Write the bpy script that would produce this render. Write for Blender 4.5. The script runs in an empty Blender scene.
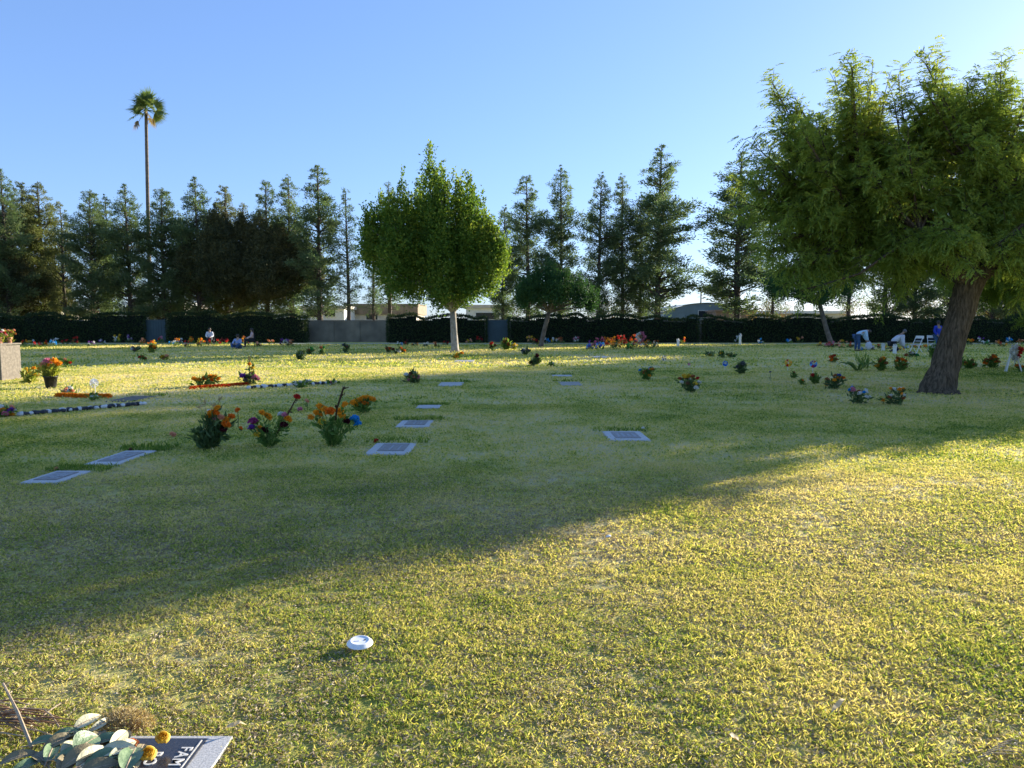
import bpy, math, random
import numpy as np
from mathutils import Vector, Matrix
R = math.radians
random.seed(7); RG = np.random.default_rng(7)
sc = bpy.context.scene; col = sc.collection
# ------------------------------------------------------------------ camera geometry
F = 742.0; PITCH = math.atan(59/742.0); CH = 1.5
cp, sp = math.cos(PITCH), math.sin(PITCH)
def ray(px, py):
    a = (px-512)/F; b = (384-py)/F
    return (a, cp+b*sp, -sp+b*cp)
def ground(px, py):
    d = ray(px, py); t = -CH/d[2]
    return Vector((d[0]*t, d[1]*t, 0))
def at(px, py, Y):
    d = ray(px, py); t = Y/d[1]
    return Vector((d[0]*t, Y, CH+d[2]*t))
# ------------------------------------------------------------------ builders
def unit(v):
    return v/np.maximum(np.linalg.norm(v, axis=-1, keepdims=True), 1e-9)
class Geo:
    def __init__(s): s.v = []; s.f = []; s.t = []; s.n = 0
    def add(s, V, Fc, mat=0, t=None):
        V = np.asarray(V, float).reshape(-1, 3); Fc = np.asarray(Fc, int)
        s.v.append(V); s.f.append((Fc+s.n, mat))
        s.t.append(np.full(len(V), random.random()) if t is None else np.broadcast_to(np.asarray(t, float), (len(V),)))
        s.n += len(V); return s
    def box(s, c, d, mat=0, rz=0, t=None):
        c = np.array(c, float); h = np.array(d, float)/2
        P = np.array([[x, y, z] for z in (-1, 1) for y in (-1, 1) for x in (-1, 1)])*h
        if rz:
            k, q = math.cos(rz), math.sin(rz)
            P = np.stack([P[:, 0]*k-P[:, 1]*q, P[:, 0]*q+P[:, 1]*k, P[:, 2]], 1)
        return s.add(P+c, [[0, 2, 3, 1], [4, 5, 7, 6], [0, 1, 5, 4], [2, 6, 7, 3], [0, 4, 6, 2], [1, 3, 7, 5]], mat, t)
    def tube(s, pts, rad, n=7, mat=0, wob=0.0, t=None, cap=True):
        P = np.array([tuple(p) for p in pts], float); m = len(P)
        rad = np.broadcast_to(np.asarray(rad, float), (m,))
        T = np.gradient(P, axis=0); T = unit(T)
        ref = np.array([0, 0, 1.0]) if abs(T[0][2]) < .8 else np.array([1.0, 0, 0])
        V = []
        for i in range(m):
            a = unit(np.cross(T[i], ref)); b = np.cross(T[i], a)
            an = np.arange(n)*2*math.pi/n
            r = rad[i]*(1+wob*RG.uniform(-1, 1, n))
            V.append(P[i]+np.outer(np.cos(an)*r, a)+np.outer(np.sin(an)*r, b))
        V = np.concatenate(V); Fc = []
        for i in range(m-1):
            for k in range(n):
                Fc.append([i*n+k, i*n+(k+1) % n, (i+1)*n+(k+1) % n, (i+1)*n+k])
        s.add(V, Fc, mat, t)
        if cap:
            base = s.n-len(V)
            s.f.append((np.array([[base+(m-1)*n+k for k in range(n)]]), mat))
            s.f.append((np.array([[base+k for k in range(n)][::-1]]), mat))
        return s
    def ball(s, c, r, nu=8, nv=5, mat=0, jit=0.0, t=None):
        r = np.broadcast_to(np.asarray(r, float), (3,)); V = [[0, 0, -1]]
        for j in range(1, nv):
            ph = math.pi*j/nv-math.pi/2
            for i in range(nu):
                a = 2*math.pi*i/nu; V.append([math.cos(ph)*math.cos(a), math.cos(ph)*math.sin(a), math.sin(ph)])
        V.append([0, 0, 1]); V = np.array(V); V = V*(1+jit*RG.uniform(-1, 1, (len(V), 1)))
        Fq = []; Ft = []
        for i in range(nu):
            Ft.append([0, 1+(i+1) % nu, 1+i]); Ft.append([len(V)-1, 1+(nv-2)*nu+i, 1+(nv-2)*nu+(i+1) % nu])
        for j in range(nv-2):
            for i in range(nu):
                Fq.append([1+j*nu+i, 1+j*nu+(i+1) % nu, 1+(j+1)*nu+(i+1) % nu, 1+(j+1)*nu+i])
        s.add(V*r+np.array(c, float), Fq, mat, t)
        b = s.n-len(V); s.f.append((np.array(Ft)+b, mat)); return s
    def leaves(s, C, D, L, W, mat=0, t=None, bend=.15, ref=None, wpos=.45):
        C = np.asarray(C, float); N = len(C)
        if N == 0: return s
        D = unit(np.asarray(D, float)); L = np.broadcast_to(L, (N,))[:, None]; W = np.broadcast_to(W, (N,))[:, None]
        rr = RG.normal(size=(N, 3)) if ref is None else np.broadcast_to(ref, (N, 3))
        S = unit(np.cross(D, rr)); Nn = np.cross(S, D)
        mid = C+D*L*wpos+Nn*L*bend*.6
        V = np.stack([C, mid+S*W/2, C+D*L-Nn*L*bend*.3, mid-S*W/2], 1).reshape(-1, 3)
        Fc = np.arange(N*4).reshape(N, 4)
        tt = RG.random(N) if t is None else np.broadcast_to(t, (N,))
        return s.add(V, Fc, mat, np.repeat(tt, 4))
    def mesh(s, name, mats, smooth=False):
        me = bpy.data.meshes.new(name)
        V = np.concatenate(s.v); me.vertices.add(len(V)); me.vertices.foreach_set('co', V.astype(np.float32).ravel())
        li = np.concatenate([f.ravel() for f, m in s.f]); cnt = np.concatenate([np.full(len(f), f.shape[1]) for f, m in s.f])
        mi = np.concatenate([np.full(len(f), m) for f, m in s.f])
        me.loops.add(len(li)); me.loops.foreach_set('vertex_index', li.astype(np.int32))
        me.polygons.add(len(cnt)); me.polygons.foreach_set('loop_start', np.concatenate([[0], np.cumsum(cnt)[:-1]]).astype(np.int32))
        try: me.polygons.foreach_set('loop_total', cnt.astype(np.int32))
        except Exception: pass
        me.polygons.foreach_set('material_index', mi.astype(np.int32))
        me.polygons.foreach_set('use_smooth', np.full(len(cnt), smooth))
        a = me.attributes.new('tint', 'FLOAT', 'POINT'); a.data.foreach_set('value', np.concatenate(s.t).astype(np.float32))
        for m in (mats if isinstance(mats, (list, tuple)) else [mats]): me.materials.append(m)
        me.update(calc_edges=True); me.validate(); return me
    def build(s, name, mats, parent=None, smooth=False, loc=None):
        return link(name, s.mesh(name, mats, smooth), parent, loc)
def link(name, data, parent=None, loc=None):
    o = bpy.data.objects.new(name, data); col.objects.link(o)
    if parent is not None: o.parent = parent
    if loc is not None: o.location = loc
    return o
def tag(o, label=None, cat=None, group=None, kind=None):
    if label: o['label'] = label
    if cat: o['category'] = cat
    if group: o['group'] = group
    if kind: o['kind'] = kind
    return o
def thing(name, loc, label, cat, group=None, rz=0):
    o = link(name, None, None, loc); o.rotation_euler.z = rz; o.empty_display_size = .1
    return tag(o, label, cat, group)
def copy_thing(o, loc, rz, sc_, label, group=None):
    r = o.copy(); col.objects.link(r); r.location = loc; r.rotation_euler.z = rz; r.scale = sc_ if hasattr(sc_, '__len__') else (sc_,)*3
    r['label'] = label
    if group: r['group'] = group
    for ch in list(o.children):
        c = ch.copy(); col.objects.link(c); c.parent = r
        for g in list(ch.children):
            d = g.copy(); col.objects.link(d); d.parent = c
    return r
# ------------------------------------------------------------------ materials
def newmat(name):
    m = bpy.data.materials.new(name); m.use_nodes = True; nt = m.node_tree; nt.nodes.clear()
    return m, nt, nt.nodes, nt.links
def nd(nt, typ, **k):
    n = nt.nodes.new(typ)
    for a, b in k.items(): setattr(n, a, b)
    return n
def rgba(c): return (c[0], c[1], c[2], 1)
def ramp(nt, stops):
    r = nd(nt, 'ShaderNodeValToRGB'); e = r.color_ramp.elements
    while len(e) < len(stops): e.new(.5)
    for i, (p, c) in enumerate(stops): e[i].position = p; e[i].color = rgba(c)
    return r
def noise(nt, scale, detail=3, rough=.55, coord='Object'):
    tc = nd(nt, 'ShaderNodeTexCoord'); n = nd(nt, 'ShaderNodeTexNoise')
    n.inputs['Scale'].default_value = scale; n.inputs['Detail'].default_value = detail; n.inputs['Roughness'].default_value = rough
    nt.links.new(tc.outputs[coord], n.inputs['Vector']); return n
def solid(name, a, b=None, scale=8, rough=.7, bump=0, bscale=None, spec=.4, metallic=0, detail=4, lo=.35, hi=.65):
    m, nt, N, L = newmat(name); b = b or tuple(x*.75 for x in a)
    n = noise(nt, scale, detail); r = ramp(nt, [(lo, a), (hi, b)]); L.new(n.outputs['Fac'], r.inputs['Fac'])
    p = nd(nt, 'ShaderNodeBsdfPrincipled'); o = nd(nt, 'ShaderNodeOutputMaterial')
    L.new(r.outputs['Color'], p.inputs['Base Color']); p.inputs['Roughness'].default_value = rough
    p.inputs['Specular IOR Level'].default_value = spec; p.inputs['Metallic'].default_value = metallic
    if bump:
        nb = noise(nt, bscale or scale*3, 5); bp = nd(nt, 'ShaderNodeBump'); bp.inputs['Strength'].default_value = bump; bp.inputs['Distance'].default_value = .03
        L.new(nb.outputs['Fac'], bp.inputs['Height']); L.new(bp.outputs['Normal'], p.inputs['Normal'])
    L.new(p.outputs['BSDF'], o.inputs['Surface']); return m
def leafmat(name, cols, transl=.35, tcol=None, rough=.6, nscale=.6, namt=.5, spec=.15):
    """cols: dark, mid, light picked by per-leaf tint mixed with a clump noise"""
    m, nt, N, L = newmat(name)
    at_ = nd(nt, 'ShaderNodeAttribute', attribute_name='tint'); n = noise(nt, nscale, 2)
    mx = nd(nt, 'ShaderNodeMix'); mx.data_type = 'FLOAT'; mx.inputs[0].default_value = namt
    L.new(at_.outputs['Fac'], mx.inputs[2]); L.new(n.outputs['Fac'], mx.inputs[3])
    k = len(cols); r = ramp(nt, [(.15+.7*i/(k-1), c) for i, c in enumerate(cols)]); L.new(mx.outputs[0], r.inputs['Fac'])
    p = nd(nt, 'ShaderNodeBsdfPrincipled'); L.new(r.outputs['Color'], p.inputs['Base Color'])
    p.inputs['Roughness'].default_value = rough; p.inputs['Specular IOR Level'].default_value = spec
    t = nd(nt, 'ShaderNodeBsdfTranslucent')
    hs = nd(nt, 'ShaderNodeMix'); hs.data_type = 'RGBA'; hs.blend_type = 'MULTIPLY'; hs.inputs[0].default_value = 1
    L.new(r.outputs['Color'], hs.inputs[6]); hs.inputs[7].default_value = rgba(tcol or (1.5, 1.4, .7)); L.new(hs.outputs[2], t.inputs['Color'])
    ms = nd(nt, 'ShaderNodeMixShader'); ms.inputs[0].default_value = transl
    L.new(p.outputs['BSDF'], ms.inputs[1]); L.new(t.outputs['BSDF'], ms.inputs[2])
    o = nd(nt, 'ShaderNodeOutputMaterial'); L.new(ms.outputs[0], o.inputs['Surface']); return m
def grassmat(name, blades=True):
    m, nt, N, L = newmat(name)
    big = noise(nt, .16, 4, .55); med = noise(nt, 1.1, 4, .6); fine = noise(nt, 9 if blades else 6, 3, .7)
    # dryness = big patches + medium patches + per blade tint
    def math_(op, a, b, bv=None):
        x = nd(nt, 'ShaderNodeMath', operation=op)
        for i, s_ in enumerate((a, b)):
            if isinstance(s_, (int, float)): x.inputs[i].default_value = s_
            else: L.new(s_, x.inputs[i])
        return x.outputs[0]
    v = math_('ADD', math_('MULTIPLY', big.outputs['Fac'], 1.5), math_('MULTIPLY', med.outputs['Fac'], 1.1))
    v = math_('ADD', v, math_('MULTIPLY', fine.outputs['Fac'], .3 if blades else .6))
    if blades:
        at_ = nd(nt, 'ShaderNodeAttribute', attribute_name='tint')
        v = math_('ADD', v, math_('MULTIPLY', math_('SUBTRACT', at_.outputs['Fac'], .5), .8))
    else:
        v = math_('SUBTRACT', v, .05)
    v = math_('SUBTRACT', v, .94)
    r = ramp(nt, G_STOPS)
    L.new(v, r.inputs['Fac'])
    d = nd(nt, 'ShaderNodeBsdfPrincipled'); L.new(r.outputs['Color'], d.inputs['Base Color']); d.inputs['Roughness'].default_value = .6
    d.inputs['Specular IOR Level'].default_value = .1; d.inputs['Roughness'].default_value = .8
    o = nd(nt, 'ShaderNodeOutputMaterial')
    if blades:
        t = nd(nt, 'ShaderNodeBsdfTranslucent'); mx = nd(nt, 'ShaderNodeMix'); mx.data_type = 'RGBA'; mx.blend_type = 'MULTIPLY'; mx.inputs[0].default_value = 1
        L.new(r.outputs['Color'], mx.inputs[6]); mx.inputs[7].default_value = (1.5, 1.4, .75, 1); L.new(mx.outputs[2], t.inputs['Color'])
        ms = nd(nt, 'ShaderNodeMixShader'); ms.inputs[0].default_value = .42
        L.new(d.outputs[0], ms.inputs[1]); L.new(t.outputs[0], ms.inputs[2]); L.new(ms.outputs[0], o.inputs['Surface'])
    else:
        fb = noise(nt, 14, 6, .8); bp = nd(nt, 'ShaderNodeBump'); bp.inputs['Strength'].default_value = 1; bp.inputs['Distance'].default_value = .05
        L.new(fb.outputs['Fac'], bp.inputs['Height']); L.new(bp.outputs['Normal'], d.inputs['Normal']); L.new(d.outputs[0], o.inputs['Surface'])
    return m
G_STOPS = [(.05, (.11, .19, .035)), (.25, (.27, .335, .065)), (.42, (.44, .44, .11)), (.60, (.60, .54, .19)), (.85, (.68, .58, .32))]
M = {}
M['ground'] = grassmat('turf_soil', False); M['grass'] = grassmat('grass_blades', True)
M['bark'] = solid('bark', (.10, .075, .052), (.05, .036, .026), 6, .9, .8, 22)
M['bark_pale'] = solid('bark_pale', (.42, .37, .30), (.25, .21, .165), 5, .9, .5, 18)
M['bark_mid'] = solid('bark_mid', (.20, .16, .12), (.11, .085, .065), 5, .9, .6, 18)
M['conifer'] = leafmat('conifer_needles', [(.075, .11, .055), (.13, .175, .08), (.23, .245, .12)], .4, tcol=(1.15, 1.3, .85), rough=.6, nscale=.35)
M['conifer_warm'] = leafmat('conifer_needles_olive', [(.09, .11, .045), (.155, .175, .065), (.27, .25, .10)], .38, tcol=(1.25, 1.3, .8), rough=.6, nscale=.35)
M['oak'] = leafmat('dark_foliage', [(.042, .05, .024), (.08, .086, .038), (.19, .165, .068)], .3, tcol=(1.25, 1.2, .8), nscale=.5)
M['small_green'] = leafmat('small_tree_foliage', [(.022, .06, .022), (.04, .10, .036), (.075, .15, .05)], .3, nscale=.5)
M['lush'] = leafmat('lush_foliage', [(.045, .10, .018), (.10, .18, .03), (.30, .35, .06)], .45, nscale=.5)
M['pinnate'] = leafmat('pinnate_foliage', [(.13, .20, .05), (.22, .30, .065), (.36, .40, .10)], .5, nscale=.7)
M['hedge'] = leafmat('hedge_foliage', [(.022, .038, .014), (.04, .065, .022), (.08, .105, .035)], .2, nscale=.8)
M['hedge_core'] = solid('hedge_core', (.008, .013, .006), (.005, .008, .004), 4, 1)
M['dryshrub'] = leafmat('dry_shrub', [(.08, .07, .03), (.17, .12, .05), (.25, .17, .08)], .3, nscale=.5)
M['palm'] = leafmat('palm_fronds', [(.05, .09, .03), (.09, .14, .045), (.17, .2, .07)], .3, nscale=1)
M['palm_dead'] = leafmat('palm_dead', [(.14, .10, .05), (.2, .15, .08), (.26, .2, .11)], .3, nscale=1)
M['stem'] = leafmat('flower_stems', [(.055, .12, .03), (.12, .22, .05), (.28, .35, .11)], .35, nscale=4)
M['stem_dark'] = leafmat('flower_stems_dark', [(.035, .075, .03), (.085, .14, .055), (.2, .26, .11)], .35, nscale=6)
M['stem_yellow'] = leafmat('flower_leaves_yellow', [(.12, .16, .03), (.22, .26, .05), (.38, .36, .1)], .35, nscale=6)
M['glad'] = leafmat('dried_stalk', [(.06, .03, .02), (.10, .06, .03), (.16, .10, .05)], .2, nscale=6)
BC = dict(orange=(.95, .38, .02), deeporange=(.92, .22, .015), red=(.55, .03, .02), maroon=(.07, .008, .015), purple=(.22, .06, .35), magenta=(.45, .07, .22),
          pink=(.65, .22, .30), white=(.78, .76, .70), yellow=(.78, .52, .04), blue=(.02, .32, .72), deepblue=(.02, .08, .6), peach=(.8, .38, .22), brown=(.22, .11, .06), green=(.03, .3, .06), grey=(.14, .15, .15), rust=(.38, .13, .04))
for k, c in BC.items():
    M['b_'+k] = leafmat('petals_'+k, [tuple(x*.72 for x in c), c, tuple(min(.88, x*1.15+.02) for x in c)], .3, tcol=(1, 1, 1), nscale=8, namt=.3)
M['granite'] = solid('granite', (.62, .60, .56), (.34, .335, .32), 160, .5, .05, 300, .3, detail=6, lo=.38, hi=.62)
M['granite_dark'] = solid('granite_dark', (.045, .045, .05), (.02, .02, .024), 120, .25, 0, spec=.6)
M['plate'] = solid('worn_plate', (.26, .24, .21), (.15, .14, .13), 30, .45, .1, 120)
M['inscr'] = solid('engraving', (.42, .43, .44), (.3, .31, .32), 60, .6)
M['letter'] = solid('white_letters', (.72, .70, .64), (.55, .53, .48), 60, .6)
M['stone_tan'] = solid('tan_stone', (.20, .17, .13), (.13, .11, .085), 14, .85, .4, 40)
M['stone_black'] = solid('black_stone', (.03, .03, .032), (.015, .015, .017), 20, .5)
M['stone_white'] = solid('white_stone', (.72, .71, .68), (.5, .5, .48), 20, .6)
M['wall'] = solid('block_wall', (.25, .21, .145), (.14, .12, .085), .7, .95, .3, 14)
M['concrete'] = solid('concrete', (.42, .39, .33), (.32, .30, .25), 3, .9, .2, 30)
M['white'] = solid('white_paint', (.78, .77, .74), (.68, .67, .64), 3, .6)
M['lid'] = solid('white_plastic', (.85, .84, .81), (.80, .79, .77), 20, .35, spec=.5)
M['cream'] = solid('cream_stucco', (.62, .57, .47), (.52, .47, .39), 1.5, .9)
M['roof_brown'] = solid('brown_roof', (.30, .22, .15), (.2, .15, .1), 2, .9)
M['steel_teal'] = solid('teal_sheet_metal', (.20, .26, .27), (.15, .20, .21), .8, .6, spec=.4)
M['rust'] = solid('rusty_sheet', (.26, .18, .13), (.17, .12, .09), 1.5, .8)
M['gate'] = solid('dark_teal_gate', (.05, .085, .095), (.035, .06, .07), 1, .6)
M['glass'] = solid('dark_glass', (.03, .04, .045), (.02, .025, .03), 1, .1, spec=.8)
M['black'] = solid('black_plastic', (.015, .015, .016), (.01, .01, .011), 10, .5)
M['silver'] = solid('grey_metal', (.35, .35, .35), (.28, .28, .28), 10, .4, metallic=.7)
M['skin'] = solid('skin', (.50, .31, .22), (.43, .26, .18), 12, .6)
M['skin_dark'] = solid('skin_tan', (.33, .19, .12), (.28, .16, .1), 12, .6)
M['hair'] = solid('dark_hair', (.022, .016, .012), (.04, .03, .02), 60, .6)
M['hair_grey'] = solid('grey_hair', (.14, .13, .13), (.08, .075, .075), 60, .7)
M['c_lblue'] = solid('pale_blue_cotton', (.50, .66, .78), (.42, .58, .7), 5, .9)
M['c_jeans'] = solid('blue_denim', (.05, .10, .20), (.03, .07, .15), 14, .9)
M['c_white'] = solid('white_cotton', (.62, .62, .66), (.5, .5, .54), 6, .9)
M['c_blue'] = solid('royal_blue_cloth', (.02, .05, .42), (.015, .035, .3), 6, .85)
M['c_dark'] = solid('dark_cloth', (.02, .022, .03), (.012, .013, .018), 8, .9)
M['c_pink'] = solid('pale_pink_cloth', (.62, .42, .40), (.52, .34, .32), 8, .9)
M['c_bw'] = solid('blue_white_cloth', (.45, .52, .68), (.12, .18, .4), 25, .9)
M['twig'] = solid('dry_twig', (.30, .17, .09), (.17, .09, .05), 40, .85, .3, 120)
M['twig_pale'] = solid('pale_twig', (.42, .33, .22), (.3, .22, .14), 40, .85, .3, 120)
M['driedspray'] = leafmat('dried_spray', [(.26, .19, .10), (.42, .33, .18), (.58, .48, .3)], .3, nscale=30)
M['dryleaf'] = leafmat('fallen_leaf', [(.5, .37, .2), (.66, .52, .3), (.76, .64, .42)], .3, nscale=20)
M['magleaf_green'] = solid('leathery_leaf_green', (.10, .16, .07), (.19, .26, .13), 30, .45, .2, 60, .5)
M['magleaf_cream'] = solid('leathery_leaf_cream', (.60, .55, .36), (.42, .40, .24), 25, .55, .2, 60, .4)
M['magleaf_brown'] = solid('leathery_leaf_brown', (.25, .2, .1), (.16, .13, .07), 25, .55, .2, 60, .4)
M['wood'] = solid('wood', (.42, .28, .14), (.3, .19, .09), 12, .7)
M['path'] = solid('pale_path', (.46, .42, .33), (.36, .33, .26), 2, .95, .2, 20)
# ------------------------------------------------------------------ world, sun, camera
AZ = 50.0; EL = 13.0; SKY_G = .66; SKY_T = (.27, .322, .45)
w = bpy.data.worlds.new('World'); sc.world = w; w.use_nodes = True; nt = w.node_tree
sky = nt.nodes.new('ShaderNodeTexSky'); sky.sky_type = 'NISHITA'; sky.sun_disc = False
sky.sun_elevation = R(EL); sky.sun_rotation = R(AZ); sky.air_density = 1.0; sky.dust_density = .5; sky.ozone_density = 3.5
bg = nt.nodes['Background']; bg.inputs['Strength'].default_value = .15
gm = nt.nodes.new('ShaderNodeGamma'); gm.inputs[1].default_value = SKY_G; tn_ = nt.nodes.new('ShaderNodeMix'); tn_.data_type = 'RGBA'; tn_.blend_type = 'MULTIPLY'; tn_.inputs[0].default_value = 1; tn_.inputs[7].default_value = (*SKY_T, 1)
nt.links.new(sky.outputs[0], gm.inputs[0]); nt.links.new(gm.outputs[0], tn_.inputs[6]); nt.links.new(tn_.outputs[2], bg.inputs['Color'])
S = Vector((math.sin(R(AZ))*math.cos(R(EL)), math.cos(R(AZ))*math.cos(R(EL)), math.sin(R(EL))))
sun = bpy.data.lights.new('sun', 'SUN'); sun.energy = 2.0; sun.angle = R(.5); sun.color = (1, .92, .77)
so = link('sun', sun); so.rotation_euler = S.to_track_quat('Z', 'Y').to_euler(); so.location = S*100
cam = bpy.data.cameras.new('camera'); co = link('camera', cam); co.location = (0, 0, CH); co.rotation_euler = (R(90)-PITCH, 0, 0)
cam.sensor_width = 36; cam.lens = 36*F/1024; cam.clip_end = 3000; cam.clip_start = .05; sc.camera = co
sc.view_settings.view_transform = 'Standard'; sc.view_settings.look = 'None'; sc.view_settings.gamma = 1; sc.view_settings.exposure = 2.8
# ------------------------------------------------------------------ marker list (needed by the grass too)
MK = []   # (cx, cy, w, d)
def mk_px(c):
    P = [ground(*p) for p in c]
    x0 = (P[0].x+P[1].x)/2; x1 = (P[2].x+P[3].x)/2; y0 = (P[0].y+P[3].y)/2; y1 = (P[1].y+P[2].y)/2
    return ((x0+x1)/2, (y0+y1)/2, abs(x1-x0), abs(y1-y0))
MARKS = [
 (mk_px([(365, 455.5), (375.5, 444.5), (416, 444.5), (409, 455.5)]), 'granite marker with dark plate and a red flower on its edge, left of centre', 'g'),
 (mk_px([(396, 428), (401, 421.5), (432, 421.5), (430, 428)]), 'grey flat grave marker with dark plate, second of the column left of centre', 'g'),
 (mk_px([(416, 409), (419, 406), (441, 406), (440, 409)]), 'small grey grave marker in a dark tuft of grass, third of the centre column', 's'),
 (mk_px([(438, 386.5), (441, 383), (463, 383), (462, 386.5)]), 'pale flat grave marker farthest back in the centre column', 's'),
 (mk_px([(605.5, 441.5), (606, 432.5), (641, 432.5), (650, 441.5)]), 'bluish striped granite marker alone right of centre with white blossom behind it', 'st'),
 (mk_px([(559, 386), (560, 382.5), (581, 382.5), (581, 386)]), 'small white grave marker alone in the middle of the lawn', 'w'),
 (mk_px([(27, 484.5), (50, 472.5), (84, 472.5), (65, 484.5)]), 'bluish grey grave marker nearest the left edge with a dry flower at its corner', 'st'),
 (mk_px([(91, 466), (119, 452), (151, 452), (124, 466)]), 'bluish grey grave marker left of the dark flower bush', 'st'),
 (mk_px([(116, 402), (122, 397), (148, 397), (143, 402)]), 'tan flat grave marker in sun behind the black and white stone border', 'w'),
 (mk_px([(455, 362), (456, 360.5), (474, 360.5), (474, 362)]), 'small dark grave marker behind the white trunk, far lawn', 's'),
 (mk_px([(592, 358), (593, 356.5), (608, 356.5), (608, 358)]), 'small dark grave marker in front of the colourful flower mound', 's'),
 (mk_px([(552, 377), (553, 375.5), (572, 375.5), (572, 377)]), 'small grey grave marker just beyond the lone white one', 's'),
]
# ------------------------------------------------------------------ ground
g = Geo(); g.add([(-900, -300, 0), (900, -300, 0), (900, 1500, 0), (-900, 1500, 0)], [[0, 1, 2, 3]])
tag(g.build('ground', M['ground']), kind='structure')
g = Geo(); g.add([(-75, 58.6, .004), (90, 58.6, .004), (90, 60.6, .004), (-75, 60.6, .004)], [[0, 1, 2, 3]])
tag(g.build('path', M['path']), kind='structure')
# cheap value noise for density
_gr = RG.random((256, 256))
def vnoise(x, y, s):
    x = x*s+1000; y = y*s+1000; xi = np.floor(x).astype(int); yi = np.floor(y).astype(int); fx = x-xi; fy = y-yi
    fx = fx*fx*(3-2*fx); fy = fy*fy*(3-2*fy); a = lambda i, j: _gr[(xi+i) % 256, (yi+j) % 256]
    return (a(0, 0)*(1-fx)+a(1, 0)*fx)*(1-fy)+(a(0, 1)*(1-fx)+a(1, 1)*fx)*fy
def grass_zone(G, y0, y1, dens, ln, wd, marg=1.2, flat=False):
    W1 = .74*y1+marg; n = int(dens*(y1-y0)*2*W1)
    x = RG.uniform(-W1, W1, n); y = RG.uniform(y0, y1, n); k = np.abs(x) < .74*y+marg
    k &= RG.random(n) < np.clip(.1+.55*vnoise(x, y, 1.7)+.9*(vnoise(x, y, 17)-.35)+.5*(vnoise(x, y, 37)-.4), .06, 1)
    near = np.zeros(n)
    for (cx, cy, mw, md), _, _ in MARKS:
        eg = .055*vnoise(x, y, 9); ins = (np.abs(x-cx) < mw/2+.012-eg) & (np.abs(y-cy) < md/2+.012-eg*1.3); k &= ~ins
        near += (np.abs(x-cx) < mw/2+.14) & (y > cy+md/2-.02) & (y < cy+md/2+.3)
    k &= ~((x < MX1-.03*vnoise(y, y, 30)) & (x > MX1-.44) & (y > 1.9) & (y < MY1-.02*vnoise(x, y, 25)))
    x, y, near = x[k], y[k], np.minimum(near[k], 1); n = len(x)
    p = vnoise(x, y, 2.3)*.6+vnoise(x, y, 7)*.4
    h = ln*(.55+.75*RG.random(n))*(.6+.8*p)*(1+near*.9)
    az = RG.uniform(0, 2*math.pi, n); tilt = RG.uniform(.55, 1.52, n)*(1-near*.5)
    if flat: tilt = RG.uniform(1.35, 1.62, n); h = ln*RG.uniform(.5, 1.2, n)
    D = np.stack([np.cos(az)*np.sin(tilt), np.sin(az)*np.sin(tilt), np.cos(tilt)], 1)
    C = np.stack([x, y, RG.uniform(0, .3, n)*h], 1)
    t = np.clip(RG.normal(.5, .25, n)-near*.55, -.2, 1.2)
    if flat:
        kf = RG.random(n) < np.clip((y1-y)/3.0, 0, 1); C, D, h, t, n = C[kf], D[kf], h[kf], t[kf], int(kf.sum())
    if flat: C[:, 2] = RG.uniform(.002, .010, n); t = np.clip(RG.normal(.62, .3, n), -.2, 1.2)
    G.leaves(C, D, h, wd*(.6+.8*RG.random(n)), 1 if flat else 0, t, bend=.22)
G = Geo()
MX1 = ground(230, 745).x; MY1 = ground(200, 741).y
grass_zone(G, 1.7, 4.5, 28000, .0235, .0046)
grass_zone(G, 1.7, 8, 15000, .026, .0065, flat=True)
grass_zone(G, 4.5, 8, 9500, .027, .0068)
grass_zone(G, 8, 14, 2600, .032, .014)
grass_zone(G, 14, 26, 560, .042, .026)
grass_zone(G, 26, 58, 75, .08, .055, 3)
M['thatch'] = leafmat('thatch', [(.16, .12, .08), (.34, .27, .18), (.58, .49, .34)], .2, nscale=5, namt=.45)
tag(G.build('grass', [M['grass'], M['thatch']]), 'short patchy lawn grass, green mixed with dry straw blades', 'grass', kind='stuff')
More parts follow.
